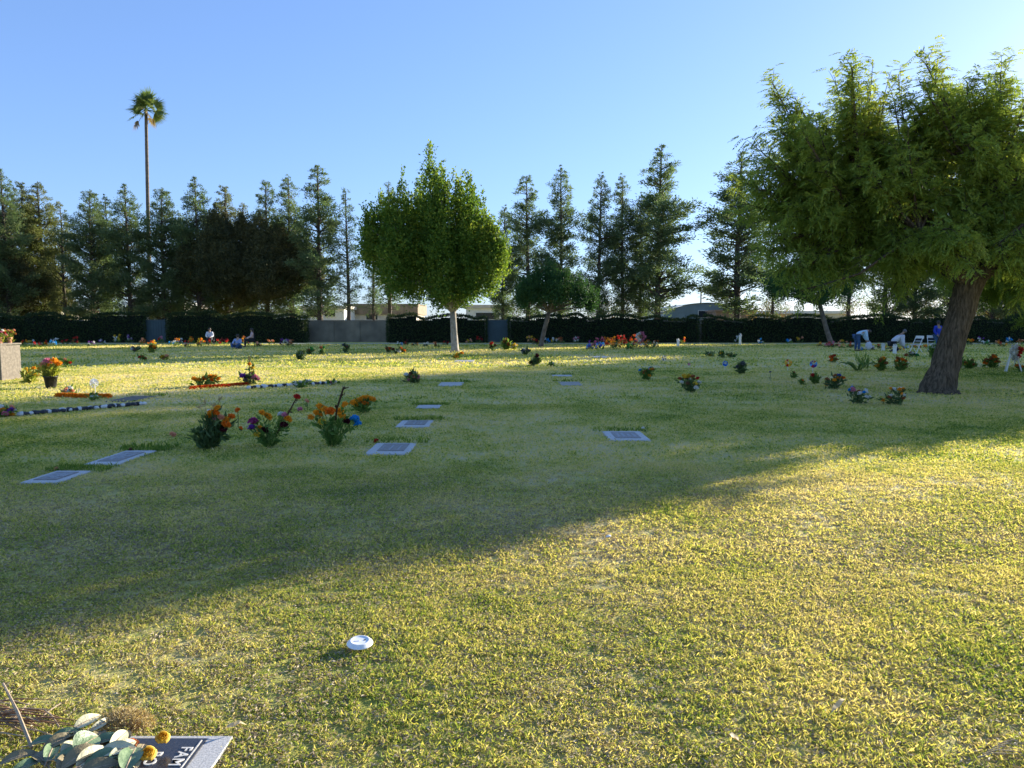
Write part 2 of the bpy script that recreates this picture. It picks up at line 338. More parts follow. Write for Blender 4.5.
# ------------------------------------------------------------------ trees
def conifer_mesh(seed, H, Rr, dens, z0=.14, warm=False, sparse=1.0):
    """returns trunk and crown meshes"""
    global RG
    keep = RG; RG = np.random.default_rng(seed)
    t = Geo(); c = Geo()
    bend = RG.uniform(-.25, .25, 2); top = np.array([bend[0], bend[1], H])
    P = [np.array([bend[0]*u*u+.05*math.sin(u*9+seed), bend[1]*u*u, H*u]) for u in np.linspace(0, 1, 9)]
    t.tube(P, [.23*(1-u)**.8*H/15+.025 for u in np.linspace(0, 1, 9)], 7, wob=.08)
    nb = int(125*dens); Rr *= 1.2
    side = RG.uniform(.7, 1.25, 12)
    for i in range(nb):
        u = z0+(1-z0)*(i+RG.random())/nb
        prof = min(1, (1-u)*2.7+.02)**.85*(1 if u > z0+.12 else .55+.45*(u-z0)/.12)
        az = RG.uniform(0, 2*math.pi); ln = Rr*prof*RG.uniform(.45, 1.15)*side[int(az/(2*math.pi)*12) % 12]*(1+.25*math.sin(u*23+seed))+.12
        el = RG.uniform(.1, .75)
        b = np.array([bend[0]*u*u, bend[1]*u*u, H*u-ln*.3*math.sin(el)])
        d = np.array([math.cos(az)*math.cos(el), math.sin(az)*math.cos(el), math.sin(el)])
        tip = b+d*ln; t.tube([b, b+d*ln*.6, tip+np.array([0, 0, -.05])], [.045*ln/1.5+.008, .025, .008], 4, cap=False)
        nc = max(1, int(ln/.42*sparse))
        for k in range(nc):
            tn = RG.uniform(-.25, .25); q = b+d*ln*(1-.72*k/max(1, nc)*RG.uniform(.6, 1)) + RG.normal(0, .09, 3)
            n = int(42*sparse); fc = .38+.62*min(1, (1-u)*3.2); r = .36*RG.uniform(.7, 1.3)*(.38+.62*min(1, (1-u)*3.2))
            O = RG.normal(size=(n, 3))*np.array([r, r, r*.62])*.6
            c.leaves(q+O, O*1.2+d*.25+RG.normal(0, .1, (n, 3))+np.array([0, 0, .06]), .22*(.35+.65*fc)*RG.uniform(.6, 1.3, n), .085*(.5+.5*fc), 0, np.clip(RG.normal(.5, .2, n)+tn, 0, 1))
    n = 60; z = RG.uniform(.9, 1.0, n)
    c.leaves(np.stack([bend[0]*z*z+RG.normal(0, .06, n), bend[1]*z*z+RG.normal(0, .06, n), H*z], 1), np.array([0, 0, 1])+RG.normal(0, .4, (n, 3)), .13, .05)
    RG = keep
    return t.mesh('trunk', M['bark']), c.mesh('crown', M['conifer_warm' if warm else 'conifer'])
PROTO = [conifer_mesh(11, 15, 1.75, 1.35), conifer_mesh(12, 15, 1.5, 1.5), conifer_mesh(13, 15, 1.9, 1.5),
         conifer_mesh(14, 15, 1.2, .95, .2, sparse=.8), conifer_mesh(15, 15, 2.0, 1.5, .12, warm=True), conifer_mesh(16, 15, 1.6, 1.1, .12, warm=True),
         conifer_mesh(17, 15, 2.2, 1.9)]
ORD = ['leftmost', 'second', 'third', 'fourth', 'fifth', 'sixth', 'seventh', 'eighth']
CON = [ # px, top y, width factor, proto, Y, label
 (-30, 185, 1.1, 4, 68, None), (-12, 175, 1.1, 0, 70, None),
 (10, 172, 1.05, 2, 67, 'dark conifer with a sharp spire touching the left edge of the photo'),
 (27, 183, 1.2, 4, 70, 'olive conifer beside the left edge, just behind the dark leftmost spire'),
 (46, 184, 1.25, 4, 71, 'broad olive tinted conifer with a double top at the far left'),
 (66, 203, 1.0, 5, 69, 'shorter olive conifer in the dip between the far left trees'),
 (94, 192, 1.15, 6, 68, 'bushy dark conifer two trees left of the palm'),
 (112, 198, .9, 1, 70, 'thin conifer in the gap between two bushy ones left of the palm'),
 (131, 187, 1.1, 2, 68, 'dark conifer immediately left of the tall palm trunk'),
 (165, 190, 1.2, 6, 68, 'broad dark conifer immediately right of the tall palm trunk'),
 (184, 214, .9, 1, 70, 'short conifer filling the gap right of the palm'),
 (200, 180, 1.1, 2, 68, 'dark conifer with a sharp tip behind the left side of the round tree'),
 (228, 187, 1.3, 4, 70, 'broad olive conifer rising behind the round dark tree'),
 (246, 204, 1.0, 5, 70, 'low olive conifer hidden mostly behind the round dark tree'),
 (268, 181, 1.1, 0, 69, 'conifer with a narrow spire over the centre of the round dark tree'),
 (292, 178, 1.1, 1, 69, 'conifer with a thin spire over the right side of the round dark tree'),
 (320, 166, 1.15, 0, 67, 'tallest dark conifer right of the round tree, with long ragged arms'),
 (349, 191, .95, 3, 67, 'sparse see-through conifer with bare trunk in front of the grey wall'),
 (374, 215, .9, 3, 68, 'low sparse conifer behind the left edge of the bright green tree'),
 (390, 184, 1.0, 3, 70, 'thin conifer whose spire shows above the left of the bright green tree'),
 (503, 208, .9, 1, 68, 'short dark conifer touching the right edge of the bright green tree'),
 (528, 176, 1.05, 0, 67, 'first full conifer right of the bright green tree'),
 (561, 170, .95, 1, 67, 'conifer with a narrow top directly behind the small leaning tree'),
 (598, 176, .85, 1, 67, 'slim conifer, leftmost of the tight group of four'),
 (622, 177, .85, 1, 68, 'slim sparse conifer in the middle of the tight group'),
 (640, 196, .8, 1, 69, 'shorter conifer tucked against the tallest one'),
 (657, 149, 1.15, 2, 67, 'tallest conifer of all with pointed top, left of the open sky gap'),
 (736, 153, 1.35, 2, 67, 'lone tall conifer right of the open sky gap'),
 (772, 222, .9, 3, 68, 'thin conifer between the lone tall one and the big near tree'),
 (848, 195, 1.1, 3, 68, 'conifer with trunk seen above the bending person'),
 (884, 190, 1.1, 0, 67, 'conifer whose trunk rises between the bending and kneeling people'),
 (914, 190, 1.1, 6, 67, 'conifer whose trunk rises above the folding chair'),
 (950, 195, 1.1, 2, 68, 'conifer seen just right of the near trunk'),
 (992, 190, 1.1, 0, 67, 'conifer seen under the right side of the big near tree'),
 (1014, 195, 1.1, 6, 68, 'conifer at the right edge under the big near tree'),
]
x = 1045
k = 0
while x < 1500:
    CON.append((x, (178 if x < 1112 or x > 1290 else 92)+12*math.sin(k*2.3), 1.15, [0, 2, 6, 1, 4][k % 5], 67+(k % 3), None)); x += (17 if 1112 < x < 1280 else random.choice([24, 27, 30, 22] if k % 6 != 5 else [46])); k += 1
for i, (px, ty, wf, pr, Y, lab) in enumerate(CON):
    b = at(px, 325, Y); H = at(px, ty, Y).z
    o = thing('conifer_tree', (b.x, Y, 0), lab or ('dark conifer standing beyond the %s edge of the view' % ('left' if px < 0 else 'right')), 'tree',
              'conifers along the far boundary' if lab else ('conifers beyond the left edge' if px < 0 else 'conifers beyond the right edge'), rz=i*2.1)
    wf *= (.86 if px < 300 else .95)
    o.scale = (wf*H/15.5, wf*H/15.5, H/15)
    link('trunk', PROTO[pr][0], o); link('crown', PROTO[pr][1], o)
def limbs(t, base, fork, ends, r0, r1, n=9):
    for e in ends:
        e = np.array(e); f = np.array(fork); m = (f+e)/2+np.array([0, 0, .12*np.linalg.norm(e-f)])*RG.uniform(-.2, 1)+RG.normal(0, .05, 3)
        t.tube([f, f*.55+m*.45+RG.normal(0, .03, 3), m, e], [r1, r1*.7, r1*.45, r1*.12], 6, wob=.06, cap=False)
def lobed_tree(name, px, py, lobes, mat, bark, label, trunk_px, leaf=(.13, .07), nper=900, tr=.2, depth=1.0, shrink=.76):
    """lobes: (px, top, bottom, radius_px) spindle lobes; depth spread as a share of crown width"""
    b = ground(px, py); Y = b.y; s = Y/F
    o = thing(name, b, label, 'tree'); t = Geo(); c = Geo()
    ft = at(*trunk_px, Y); fork = np.array([ft.x-b.x, 0, ft.z]); cx = np.mean([l[0] for l in lobes])
    mid = fork*.5+np.array([RG.normal(0, .04), 0, 0])
    t.tube([(0, 0, -.02), (0, 0, .15), mid, fork], [tr*1.35, tr*1.05, tr*.9, tr*.85], 10, wob=.05)
    half = max(abs(l[0]-cx) for l in lobes)*s
    ends = []
    for (lx, ty, by, rp) in lobes:
        rp *= shrink; tone = RG.uniform(-.2, .2); cA = at(lx, ty, Y); cB = at(lx, by, Y); off = (lx-cx)*s
        room = math.sqrt(max(.05, 1-(off/(half*1.1+.01))**2))*half*depth
        for kk in range(2 if room > rp*s*1.3 else 1):
            dy = RG.uniform(-1, 1)*room if kk else -room*RG.uniform(.2, .9)
            topz = cA.z - (0 if (kk == 0) else RG.uniform(0, .12)*(cA.z-cB.z)); cz = (topz+cB.z)/2; hz = (topz-cB.z)/2; r = rp*s
            x0 = cA.x-b.x
            n = int(nper*(hz*r*r*1.3+.6)**.7)
            u = unit(RG.normal(size=(n, 3))); rad = RG.random(n)**.35
            pt = u*rad[:, None]
            wz = np.where(pt[:, 2] > 0, 1-.55*pt[:, 2], 1+.0*pt[:, 2])
            P = np.stack([x0+pt[:, 0]*r*wz, dy+pt[:, 1]*r*wz, cz+pt[:, 2]*hz], 1)
            # clumpy jitter along sub clumps
            K = max(6, n//55); cc = P[RG.integers(0, n, K)]; idx = RG.integers(0, K, n); far = RG.random(n) < .72
            P[far] = cc[idx[far]]+RG.normal(0, .21, (far.sum(), 3))
            tt = np.clip(RG.normal(.5, .2, n)+(RG.random(K)[idx]-.5)*.3+tone, 0, 1)
            c.leaves(P, u+RG.normal(0, .6, (n, 3))+np.array([0, 0, .5]), leaf[0]*RG.uniform(.7, 1.3, n), leaf[1], 0, tt)
            ns = int(10+8*hz*r)
            us = unit(RG.normal(size=(ns, 3))); us[:, 2] = np.abs(us[:, 2])*1.3-.35; us = unit(us)
            w2 = np.where(us[:, 2] > 0, 1-.55*us[:, 2], 1)
            B0 = np.stack([x0+us[:, 0]*r*w2*.72, dy+us[:, 1]*r*w2*.72, cz+us[:, 2]*hz*.95], 1); SD = unit(us*.5+np.array([0, 0, .9])+RG.normal(0, .25, (ns, 3)))
            for z_ in range(ns):
                m_ = RG.integers(14, 30); q_ = RG.random((m_, 1)); ln_ = RG.uniform(.35, .95)
                c.leaves(B0[z_]+SD[z_]*q_*ln_+RG.normal(0, .05, (m_, 3)), SD[z_]*.6+RG.normal(0, .7, (m_, 3)), leaf[0]*RG.uniform(.7, 1.3, m_), leaf[1], 0, np.clip(RG.normal(.6, .2, m_), 0, 1))
            ends.append((x0, dy, cz+hz*.5)); ends.append((x0, dy, cz-hz*.4))
    limbs(t, None, fork, ends, 0, tr*.55)
    t.build('trunk', M[bark], o, smooth=True); c.build('crown', M[mat], o); return o
lobed_tree('broadleaf_tree', 455, 352, [(373, 216, 272, 10), (382, 199, 290, 14), (396, 202, 302, 15), (406, 185, 300, 15), (421, 186, 306, 17), (433, 155, 300, 13), (445, 172, 312, 17),
     (460, 184, 310, 17), (471, 186, 306, 15), (482, 205, 305, 14), (493, 224, 292, 12), (500, 242, 275, 8), (412, 217, 305, 16), (440, 207, 308, 18), (468, 217, 308, 16)],
     'lush', 'bark_pale', 'bright green upright-branched tree with pale trunk in the centre of the lawn', (453, 312), (.16, .09), 1500, .21, .85)
lobed_tree('round_tree', 246, 341, [(205, 242, 293, 16), (218, 222, 298, 18), (232, 217, 301, 20), (250, 219, 305, 22), (268, 219, 305, 22), (285, 229, 301, 20), (300, 239, 293, 18), (314, 255, 285, 13), (196, 267, 285, 10), (240, 242, 299, 22), (272, 247, 299, 22)],
     'oak', 'bark', 'broad round dark olive tree behind the seated people', (247, 308), (.17, .10), 1500, .24, .9, .98)
lobed_tree('round_tree', 8, 341, [(-25, 250, 305, 18), (-8, 246, 308, 16), (8, 245, 310, 16), (24, 252, 310, 15), (40, 262, 308, 13), (54, 275, 302, 9)],
     'oak', 'bark', 'low dark spreading tree cut by the left edge of the photo', (8, 308), (.17, .10), 1200, .22, .9, .95)
lobed_tree('leaning_tree', 541, 347, [(523, 283, 309, 9), (535, 272, 305, 11), (550, 265, 300, 12), (564, 272, 303, 11), (578, 280, 308, 10), (590, 292, 312, 7), (553, 280, 306, 13)],
     'small_green', 'bark_mid', 'small flat-crowned green tree with leaning trunk in front of the hedge', (549, 312), (.13, .08), 1500, .17, .9)
lobed_tree('leaning_tree', 831, 346, [(788, 268, 302, 14), (800, 258, 306, 14), (815, 250, 308, 16), (830, 252, 306, 16), (845, 262, 300, 13), (776, 275, 298, 9)],
     'small_green', 'bark_mid', 'green tree with thin pale leaning trunk left of the bending person', (820, 305), (.13, .08), 1300, .17, .9)
# ---- big near tree with pinnate leaves
def big_tree():
    global RG
    RG = np.random.default_rng(5)
    b = ground(938, 393); Y = b.y; s = Y/F
    o = thing('shade_tree', b, 'big near tree with feathery leaves and thick leaning brown trunk at the right', 'tree')
    t = Geo(); c = Geo()
    L = lambda px, py, dy=0: np.array([at(px, py, Y).x-b.x, dy, at(px, py, Y).z])
    trunk = [np.array([0, 0, -.05]), np.array([0, 0, .12]), L(944, 370), L(954, 335), L(966, 296), L(972, 275)]
    rad = [.47, .36, .295, .265, .27, .30]
    # smooth + furrowed
    PP = []; RR = []
    for i in range(len(trunk)-1):
        for q in np.linspace(0, 1, 5)[:-1]:
            PP.append(trunk[i]*(1-q)+trunk[i+1]*q); RR.append(rad[i]*(1-q)+rad[i+1]*q)
    PP.append(trunk[-1]); RR.append(rad[-1]); t.tube(PP, RR, 22, wob=.055)
    fork = L(970, 282)
    mains = [L(905, 235, -.6), L(935, 205, .8), L(975, 190, -.5), L(1020, 215, .7), L(1040, 245, -.6), L(885, 215, .9), L(990, 215, -1.8), L(960, 220, 1.9)]
    for m_ in mains:
        mm = (fork+m_)/2+RG.normal(0, .08, 3); t.tube([fork, fork*.5+mm*.5+RG.normal(0, .04, 3), mm, m_], [.19, .15, .11, .06], 9, wob=.06, cap=False)
    # boughs: target points over the crown envelope
    C0 = L(945, 190, 1.4); tips = []
    for i in range(430):
        u = unit(RG.normal(size=3)); 
        rr = RG.uniform(.5, 1.0); r3 = np.array([4.0, 2.8, 2.45 if u[2] > 0 else 1.75])
        p = C0+u*r3*rr; p[2] += .12*(p[0]-C0[0])*(-.3)
        if p[2] < 2.6: p[2] = 2.6+RG.uniform(0, .4)
        tips.append(p)
    for q in [(757, 140), (775, 68), (800, 66), (832, 62), (872, 52), (905, 50), (790, 100), (985, 52), (1005, 56), (950, 76), (820, 90), (765, 165), (778, 235), (775, 262), (795, 262), (1010, 270), (890, 262), (850, 262), (925, 82), (960, 62), (850, 78), (778, 110), (785, 200)]:
        q0 = L(q[0]+3, q[1]+(24 if q[1] < 120 else 4), RG.uniform(-.8, .8)); tips.append(q0)
        for _ in range(3): tips.append(q0+RG.normal(0, .22, 3)+np.array([.1, 0, -.25]))
    for _ in range(34): tips.append(L(RG.uniform(890, 1040), RG.uniform(235, 268), RG.uniform(-1.9, -.5)))
    CC = []; CD = []; CT = []
    for p in tips:
        j = min(mains, key=lambda m_: np.linalg.norm(m_-p)); d = p-j; ln = np.linalg.norm(d)
        m1 = j+d*.5+np.array([0, 0, -.06*ln])+RG.normal(0, .05, 3)
        t.tube([j, m1, p], [.04, .025, .008], 4, cap=False)
        tone = RG.uniform(-.22, .22)
        nt_ = 9 if ln < 1.6 else 13
        for k in range(nt_):
            q = .38+.62*(k+RG.random())/nt_; a = (j*(1-q)+p*q) if q < .5 else (m1*(1-(q-.5)*2)+p*(q-.5)*2)
            out = unit(a-C0); up = .55 if a[2] > C0[2]+.6 else -.1
            dr = unit(unit(d)*.7+out*.6+RG.normal(0, .5, 3)+np.array([0, 0, up])); tl = RG.uniform(.25, .55)
            t.tube([a, a+dr*tl*.6, a+dr*tl+np.array([0, 0, -.06])], [.009, .006, .003], 3, cap=False)
            nl = RG.integers(5, 8)
            for z in range(nl):
                f = (z+1)/nl; side = unit(np.cross(dr, RG.normal(size=3)))
                CC.append(a+dr*tl*f); CD.append(unit(dr*.55+side*.9+np.array([0, 0, -.12]))); CT.append(tone)
    CC = np.array(CC); CD = np.array(CD); CT = np.array(CT); n = len(CC)
    ll = RG.uniform(.17, .27, n); S_ = unit(np.cross(CD, RG.normal(0, .5, (n, 3))+np.array([0, 0, 1]))); dn = np.array([0, 0, -1])
    for k in range(6):
        f = .15+.8*k/5
        P = CC+CD*(ll*f)[:, None]+dn*(ll*.25*f*f)[:, None]
        for sg in ((1, -1) if k < 5 else (0,)):
            D = unit(S_*sg*.8+CD*(.65 if sg else 1)+dn*.25)
            c.leaves(P, D, .09*RG.uniform(.8, 1.2, n), .031, 0, np.clip(RG.normal(.5, .16, n)+CT, 0, 1), bend=.1, ref=np.array([0, 0, 1.0])+RG.normal(0, .3, (n, 3)))
    t.build('trunk', M['bark_mid2'], o, smooth=True); c.build('crown', M['pinnate'], o); return o
def barkmat(name, a, b):
    m, nt, N, L = newmat(name); tc = nd(nt, 'ShaderNodeTexCoord'); mp = nd(nt, 'ShaderNodeMapping'); mp.inputs['Scale'].default_value = (1, 1, .16)
    L.new(tc.outputs['Object'], mp.inputs['Vector']); n = nd(nt, 'ShaderNodeTexNoise'); n.inputs['Scale'].default_value = 26; n.inputs['Detail'].default_value = 5; n.inputs['Roughness'].default_value = .65
    L.new(mp.outputs[0], n.inputs['Vector']); r = ramp(nt, [(.38, b), (.62, a)]); L.new(n.outputs['Fac'], r.inputs['Fac'])
    p = nd(nt, 'ShaderNodeBsdfPrincipled'); L.new(r.outputs['Color'], p.inputs['Base Color']); p.inputs['Roughness'].default_value = .95; p.inputs['Specular IOR Level'].default_value = .08
    bp = nd(nt, 'ShaderNodeBump'); bp.inputs['Strength'].default_value = 1; bp.inputs['Distance'].default_value = .06; L.new(n.outputs['Fac'], bp.inputs['Height']); L.new(bp.outputs['Normal'], p.inputs['Normal'])
    o = nd(nt, 'ShaderNodeOutputMaterial'); L.new(p.outputs['BSDF'], o.inputs['Surface']); return m
M['bark_mid2'] = barkmat('furrowed_bark', (.17, .13, .09), (.06, .045, .03)) or solid('furrowed_bark', (.13, .10, .078), (.055, .042, .034), 9, .95, 1.0, 26, .15)
BT = big_tree()
# more shade trees of the same kind outside the frame whose long shadows cross the lawn
def from_st(s_, t_):   # s: across the light, t: towards the sun
    a = R(AZ); return Vector((math.sin(a)*t_+math.cos(a)*s_, math.cos(a)*t_-math.sin(a)*s_, 0))
for i, (s_, t_, sc_) in enumerate([(-7.6, 30, .85), (-5.3, 24.5, .55)]):
    copy_thing(BT, from_st(s_, t_), 1.3+i*1.9, sc_, ['large feathery shade tree beyond the right edge of the view', 'small feathery shade tree just beyond the right edge of the view'][i])
# ------------------------------------------------------------------ palm
pb = at(151, 325, 72); H = at(146, 110, 72).z
o = thing('palm_tree', (pb.x, 72, 0), 'very tall slender fan palm towering over the conifers at the left', 'tree')
topx = at(146, 110, 72).x-pb.x
t = Geo(); t.tube([(topx*u**1.5, 0, H*u) for u in np.linspace(0, 1, 26)], [(.20-.06*u)*(1+.05*(i % 2)) for i, u in enumerate(np.linspace(0, 1, 26))], 9); t.build('trunk', M['bark_mid'], o)
hub = np.array([topx, 0, H])
for i in range(22):
    az = i*2.4; el = [1.3, .9, .5, .1, -.35, -.8][i % 6]+random.uniform(-.2, .2)
    d = np.array([math.cos(az)*math.cos(el), math.sin(az)*math.cos(el), math.sin(el)])
    pl = .3 if i % 5 == 0 else random.uniform(.7, 1.25); f = Geo(); e = hub+d*pl+np.array([0, 0, -.1*pl])
    f.tube([hub, hub+d*pl*.5, e], [.04, .03, .02], 4)
    up = unit(np.cross(np.cross(d, [0, 0, 1.0]), d)+np.cross(d, [0, 0, 1.0])*RG.uniform(-2, 2)); sd = unit(np.cross(d, up)); A = np.linspace(-1.35, 1.35, 19)
    D = np.cos(A)[:, None]*d+np.sin(A)[:, None]*sd+np.array([0, 0, -.12])
    f.leaves(np.repeat(e[None], 19, 0), D, RG.uniform(.95, 1.35, 19), .13, 0, bend=.12, ref=up, wpos=.5)
    f.build('frond', M['palm_dead' if el < -.85 else 'palm'], o)
# ------------------------------------------------------------------ hedges, wall, gates
def hedge(x0, x1, top, label, Y=63.0, rag=.3):
    a = at(x0, 325, Y).x; b_ = at(x1, 325, Y).x; H = at(500, top, Y).z; W = b_-a; D = 1.3
    o = thing('hedge', ((a+b_)/2, Y, 0), label, 'hedge')
    c = Geo(); 
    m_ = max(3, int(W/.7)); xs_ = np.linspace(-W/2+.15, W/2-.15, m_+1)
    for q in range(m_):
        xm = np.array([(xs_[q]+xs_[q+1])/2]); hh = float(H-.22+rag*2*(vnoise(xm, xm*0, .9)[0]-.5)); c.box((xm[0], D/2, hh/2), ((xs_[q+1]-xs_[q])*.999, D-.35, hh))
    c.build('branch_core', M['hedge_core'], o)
    f = Geo(); n = int(W*H*210); x = RG.uniform(-W/2, W/2, n); z = RG.uniform(0.02, 1, n)*(H-.08+rag*2*(vnoise(x, x*0, .9)-.5))
    bul = .18*vnoise(x, z, 1.2)+.12*vnoise(x, z, 3.1); y = .12-bul+RG.normal(0, .04, n)
    f.leaves(np.stack([x, y, z], 1), np.array([0, -1, .4])+RG.normal(0, .8, (n, 3)), .13*RG.uniform(.6, 1.3, n), .075)
    n = int(W*D*230); x = RG.uniform(-W/2, W/2, n); y = RG.uniform(0, D, n); z = H-.1+rag*2*(vnoise(x, y*0, .9)-.5)+.12*vnoise(x, y, 4)+RG.normal(0, .05, n)
    f.leaves(np.stack([x, y, z], 1), np.array([0, 0, 1])+RG.normal(0, .8, (n, 3)), .14*RG.uniform(.6, 1.5, n), .075)
    for sx in (-1, 1):
        n = int(H*D*200); f.leaves(np.stack([np.full(n, sx*W/2)+RG.normal(0, .05, n), RG.uniform(0, D, n), RG.uniform(0, H, n)], 1), np.array([sx, 0, .3])+RG.normal(0, .8, (n, 3)), .13, .075)
    f.build('foliage', M['hedge'], o)
hedge(-260, 142, 315, 'long dark clipped hedge at the far left, left of the teal gate')
hedge(166, 304, 315, 'dark hedge behind the seated people and round tree')
hedge(387, 486, 317, 'dark hedge behind the bright green tree')
hedge(509, 699, 317, 'dark hedge between the pale gate and the teal building')
hedge(706, 1600, 318, 'long dark hedge behind the bending people at the right')
Yw = 66.0; a = at(-260, 325, Yw).x; b_ = at(1600, 325, Yw).x; Hw = at(345, 321, Yw).z
o = thing('boundary_wall', ((a+b_)/2, Yw, 0), 'long grey block wall behind the hedges with pilasters', 'wall')
c = Geo(); c.box((0, 0, Hw/2), (b_-a, .2, Hw)); c.build('wall_panel', M['wall'], o)
c = Geo(); c.box((0, 0, Hw+.04), (b_-a, .28, .07)); c.build('coping', M['wall'], o)
for px in (308, 332, 358, 384, 486, 508):
    c = Geo(); c.box((at(px, 325, Yw).x-(a+b_)/2, -.12, Hw/2), (.4, .1, Hw+.05)); c.build('pilaster', M['wall'], o)
for (x0, x1, lab) in ((144, 165, 'dark teal sheet gate between the two left hedges'), (488, 507, 'teal grey sheet gate right of the bright green tree')):
    A = at(x0, 325, 63.6).x; B = at(x1, 325, 63.6).x; H = at(500, 320, 63.6).z; W = B-A
    o = thing('metal_gate', ((A+B)/2, 63.6, 0), lab, 'gate')
    c = Geo(); c.box((0, 0, H/2), (W-.1, .04, H-.1)); 
    for i in range(8): c.box((-W/2+.1+i*(W-.2)/7, -.03, H/2), (.05, .03, H-.15))
    c.build('panel', M['gate'], o)
    for sx in (-1, 1):
        c = Geo(); c.box((sx*W/2, 0, H/2+.05), (.1, .1, H+.1)); c.build('post', M['gate'], o)
    c = Geo(); c.box((0, 0, H), (W-.1, .07, .06)); c.build('rail', M['gate'], o)
# shrubs beyond the wall
for i, (x0, x1, top, mat, lab) in enumerate([(196, 226, 303, 'oak', 'dark green shrub mass above the hedge under the round tree'), (56, 80, 300, 'dryshrub', 'dry tan shrub beyond the hedge left of the palm'),
    (598, 640, 296, 'dryshrub', 'tan dry shrub beyond the hedge below the tight conifer group'), (752, 790, 300, 'dryshrub', 'tan dry shrub beyond the hedge right of the teal building'),
    (846, 905, 300, 'dryshrub', 'rusty dry shrub above the hedge behind the bending people'), (910, 945, 296, 'dryshrub', 'rusty dry shrub behind the near trunk'), (950, 1040, 298, 'dryshrub', 'long dry shrub beyond the hedge at the right edge'),
    (508, 545, 300, 'oak', 'dark shrub beyond the hedge behind the small leaning tree'), (565, 600, 307, 'oak', 'green shrub beyond the hedge right of the small leaning tree'),
    (0, 60, 303, 'oak', 'dark shrub mass beyond the far left hedge'), (85, 125, 306, 'oak', 'dark shrub beyond the hedge below the left conifers'), (168, 196, 302, 'oak', 'dark shrub beyond the hedge right of the palm')]):
    Y = 70+i % 3*1.3; A = at(x0, top, Y); B = at(x1, top, Y); W = B.x-A.x
    o = thing('shrub', ((A.x+B.x)/2, Y, 0), lab, 'shrub'); c = Geo(); t = Geo()
    K = int(W*3)+6
    for k in range(K):
        cx = RG.uniform(-W/2, W/2); cz = RG.uniform(1.2, max(1.6, A.z*RG.uniform(.8, 1))); n = 90
        t.tube([(cx*.5, 0, 0), (cx, 0, cz)], [.05, .02], 4, cap=False)
        c.leaves(np.array([cx, RG.uniform(-.6, .6), cz])+RG.normal(0, .32, (n, 3)), RG.normal(size=(n, 3)), .16, .08)
    t.build('branches', M['bark'], o); c.build('foliage', M[mat], o)
# ------------------------------------------------------------------ buildings beyond the wall
def building(x0, x1, top, Y, D, wall, roof, label, name='building', over=.25, rh=.35, wins=(), pitch=0):
    A = at(x0, top, Y); B = at(x1, top, Y); W = B.x-A.x; H = A.z
    o = thing(name, ((A.x+B.x)/2, Y, 0), label, 'building')
    c = Geo(); c.box((0, D/2, (H-rh)/2), (W, D, H-rh)); wl = c.build('wall', M[wall], o)
    c = Geo()
    if pitch:
        n = 12; V = []; 
        for i in range(n+1):
            u = i/n*2-1; z = H-rh+(rh+.05)*(1-u*u)
            V += [(u*(W/2+over), -over, z), (u*(W/2+over), D+over, z)]
        Fq = [[2*i, 2*i+2, 2*i+3, 2*i+1] for i in range(n)]; c.add(V, Fq)
        c.add([(-W/2, -.02, H-rh)]+[(x_*W/2, -.02, H-rh+rh*(1-x_*x_)) for x_ in np.linspace(-1, 1, 13)]+[(W/2, -.02, H-rh)], [list(range(15))[::-1]])
    else:
        c.box((0, D/2, H-rh/2+.02), (W+2*over, D+2*over, rh))
    c.build('roof', M[roof], o)
    for (wx, wy, ww, wh) in wins:
        P = at(wx, wy, Y); c = Geo(); cx = P.x-(A.x+B.x)/2
        c.box((cx, -.03, P.z), (ww+.12, .06, wh+.12)); fr = c.build('window', M['white'], o)
        c = Geo(); c.box((cx, -.07, P.z), (ww, .03, wh)); c.build('pane', M['glass'], fr)
    return o
bl = building(664, 752, 303, 90, 14, 'steel_teal', 'steel_teal', 'long teal grey sheet metal building with gently arched roof beyond the hedge', 'warehouse', .2, 1.0, [(703, 314, 1.1, .8)], 1)
c = Geo(); c.tube([(-.6, 1, 4.2), (-.6, 1, 5.6)], .1, 8); c.build('vent_pipe', M['silver'], bl)
building(716, 756, 310, 84, 4, 'rust', 'rust', 'rusty brown shed in front of the teal building', 'shed', .15, .2)
building(300, 344, 306, 86, 8, 'white', 'cream', 'white low building between the round tree and the sparse conifer', wins=[(312, 313, 1.2, .8), (330, 313, 1.2, .8)])
building(346, 416, 304, 92, 9, 'cream', 'roof_brown', 'cream building with brown roof above the grey wall', rh=1.3, wins=[(372, 316, 1.4, .9)])
building(466, 508, 305, 82, 7, 'white', 'cream', 'white building with flat roof above the teal grey gate', wins=[(486, 316, 2.2, .7)])
building(126, 182, 302, 84, 7, 'cream', 'white', 'pale building with white trim glimpsed behind the palm trunk', wins=[(139, 311, 2.3, 1.1), (160, 311, 1.4, .9), (173, 311, 1.4, .9)])
building(196, 290, 309, 88, 7, 'cream', 'cream', 'pale low building glimpsed under the round dark tree')
building(760, 850, 311, 96, 8, 'cream', 'white', 'pale low building glimpsed left of the near tree')
building(985, 1100, 310, 92, 8, 'cream', 'white', 'pale low building glimpsed at the right edge')
building(-80, 60, 309, 92, 8, 'cream', 'roof_brown', 'pale low building glimpsed at the left edge')
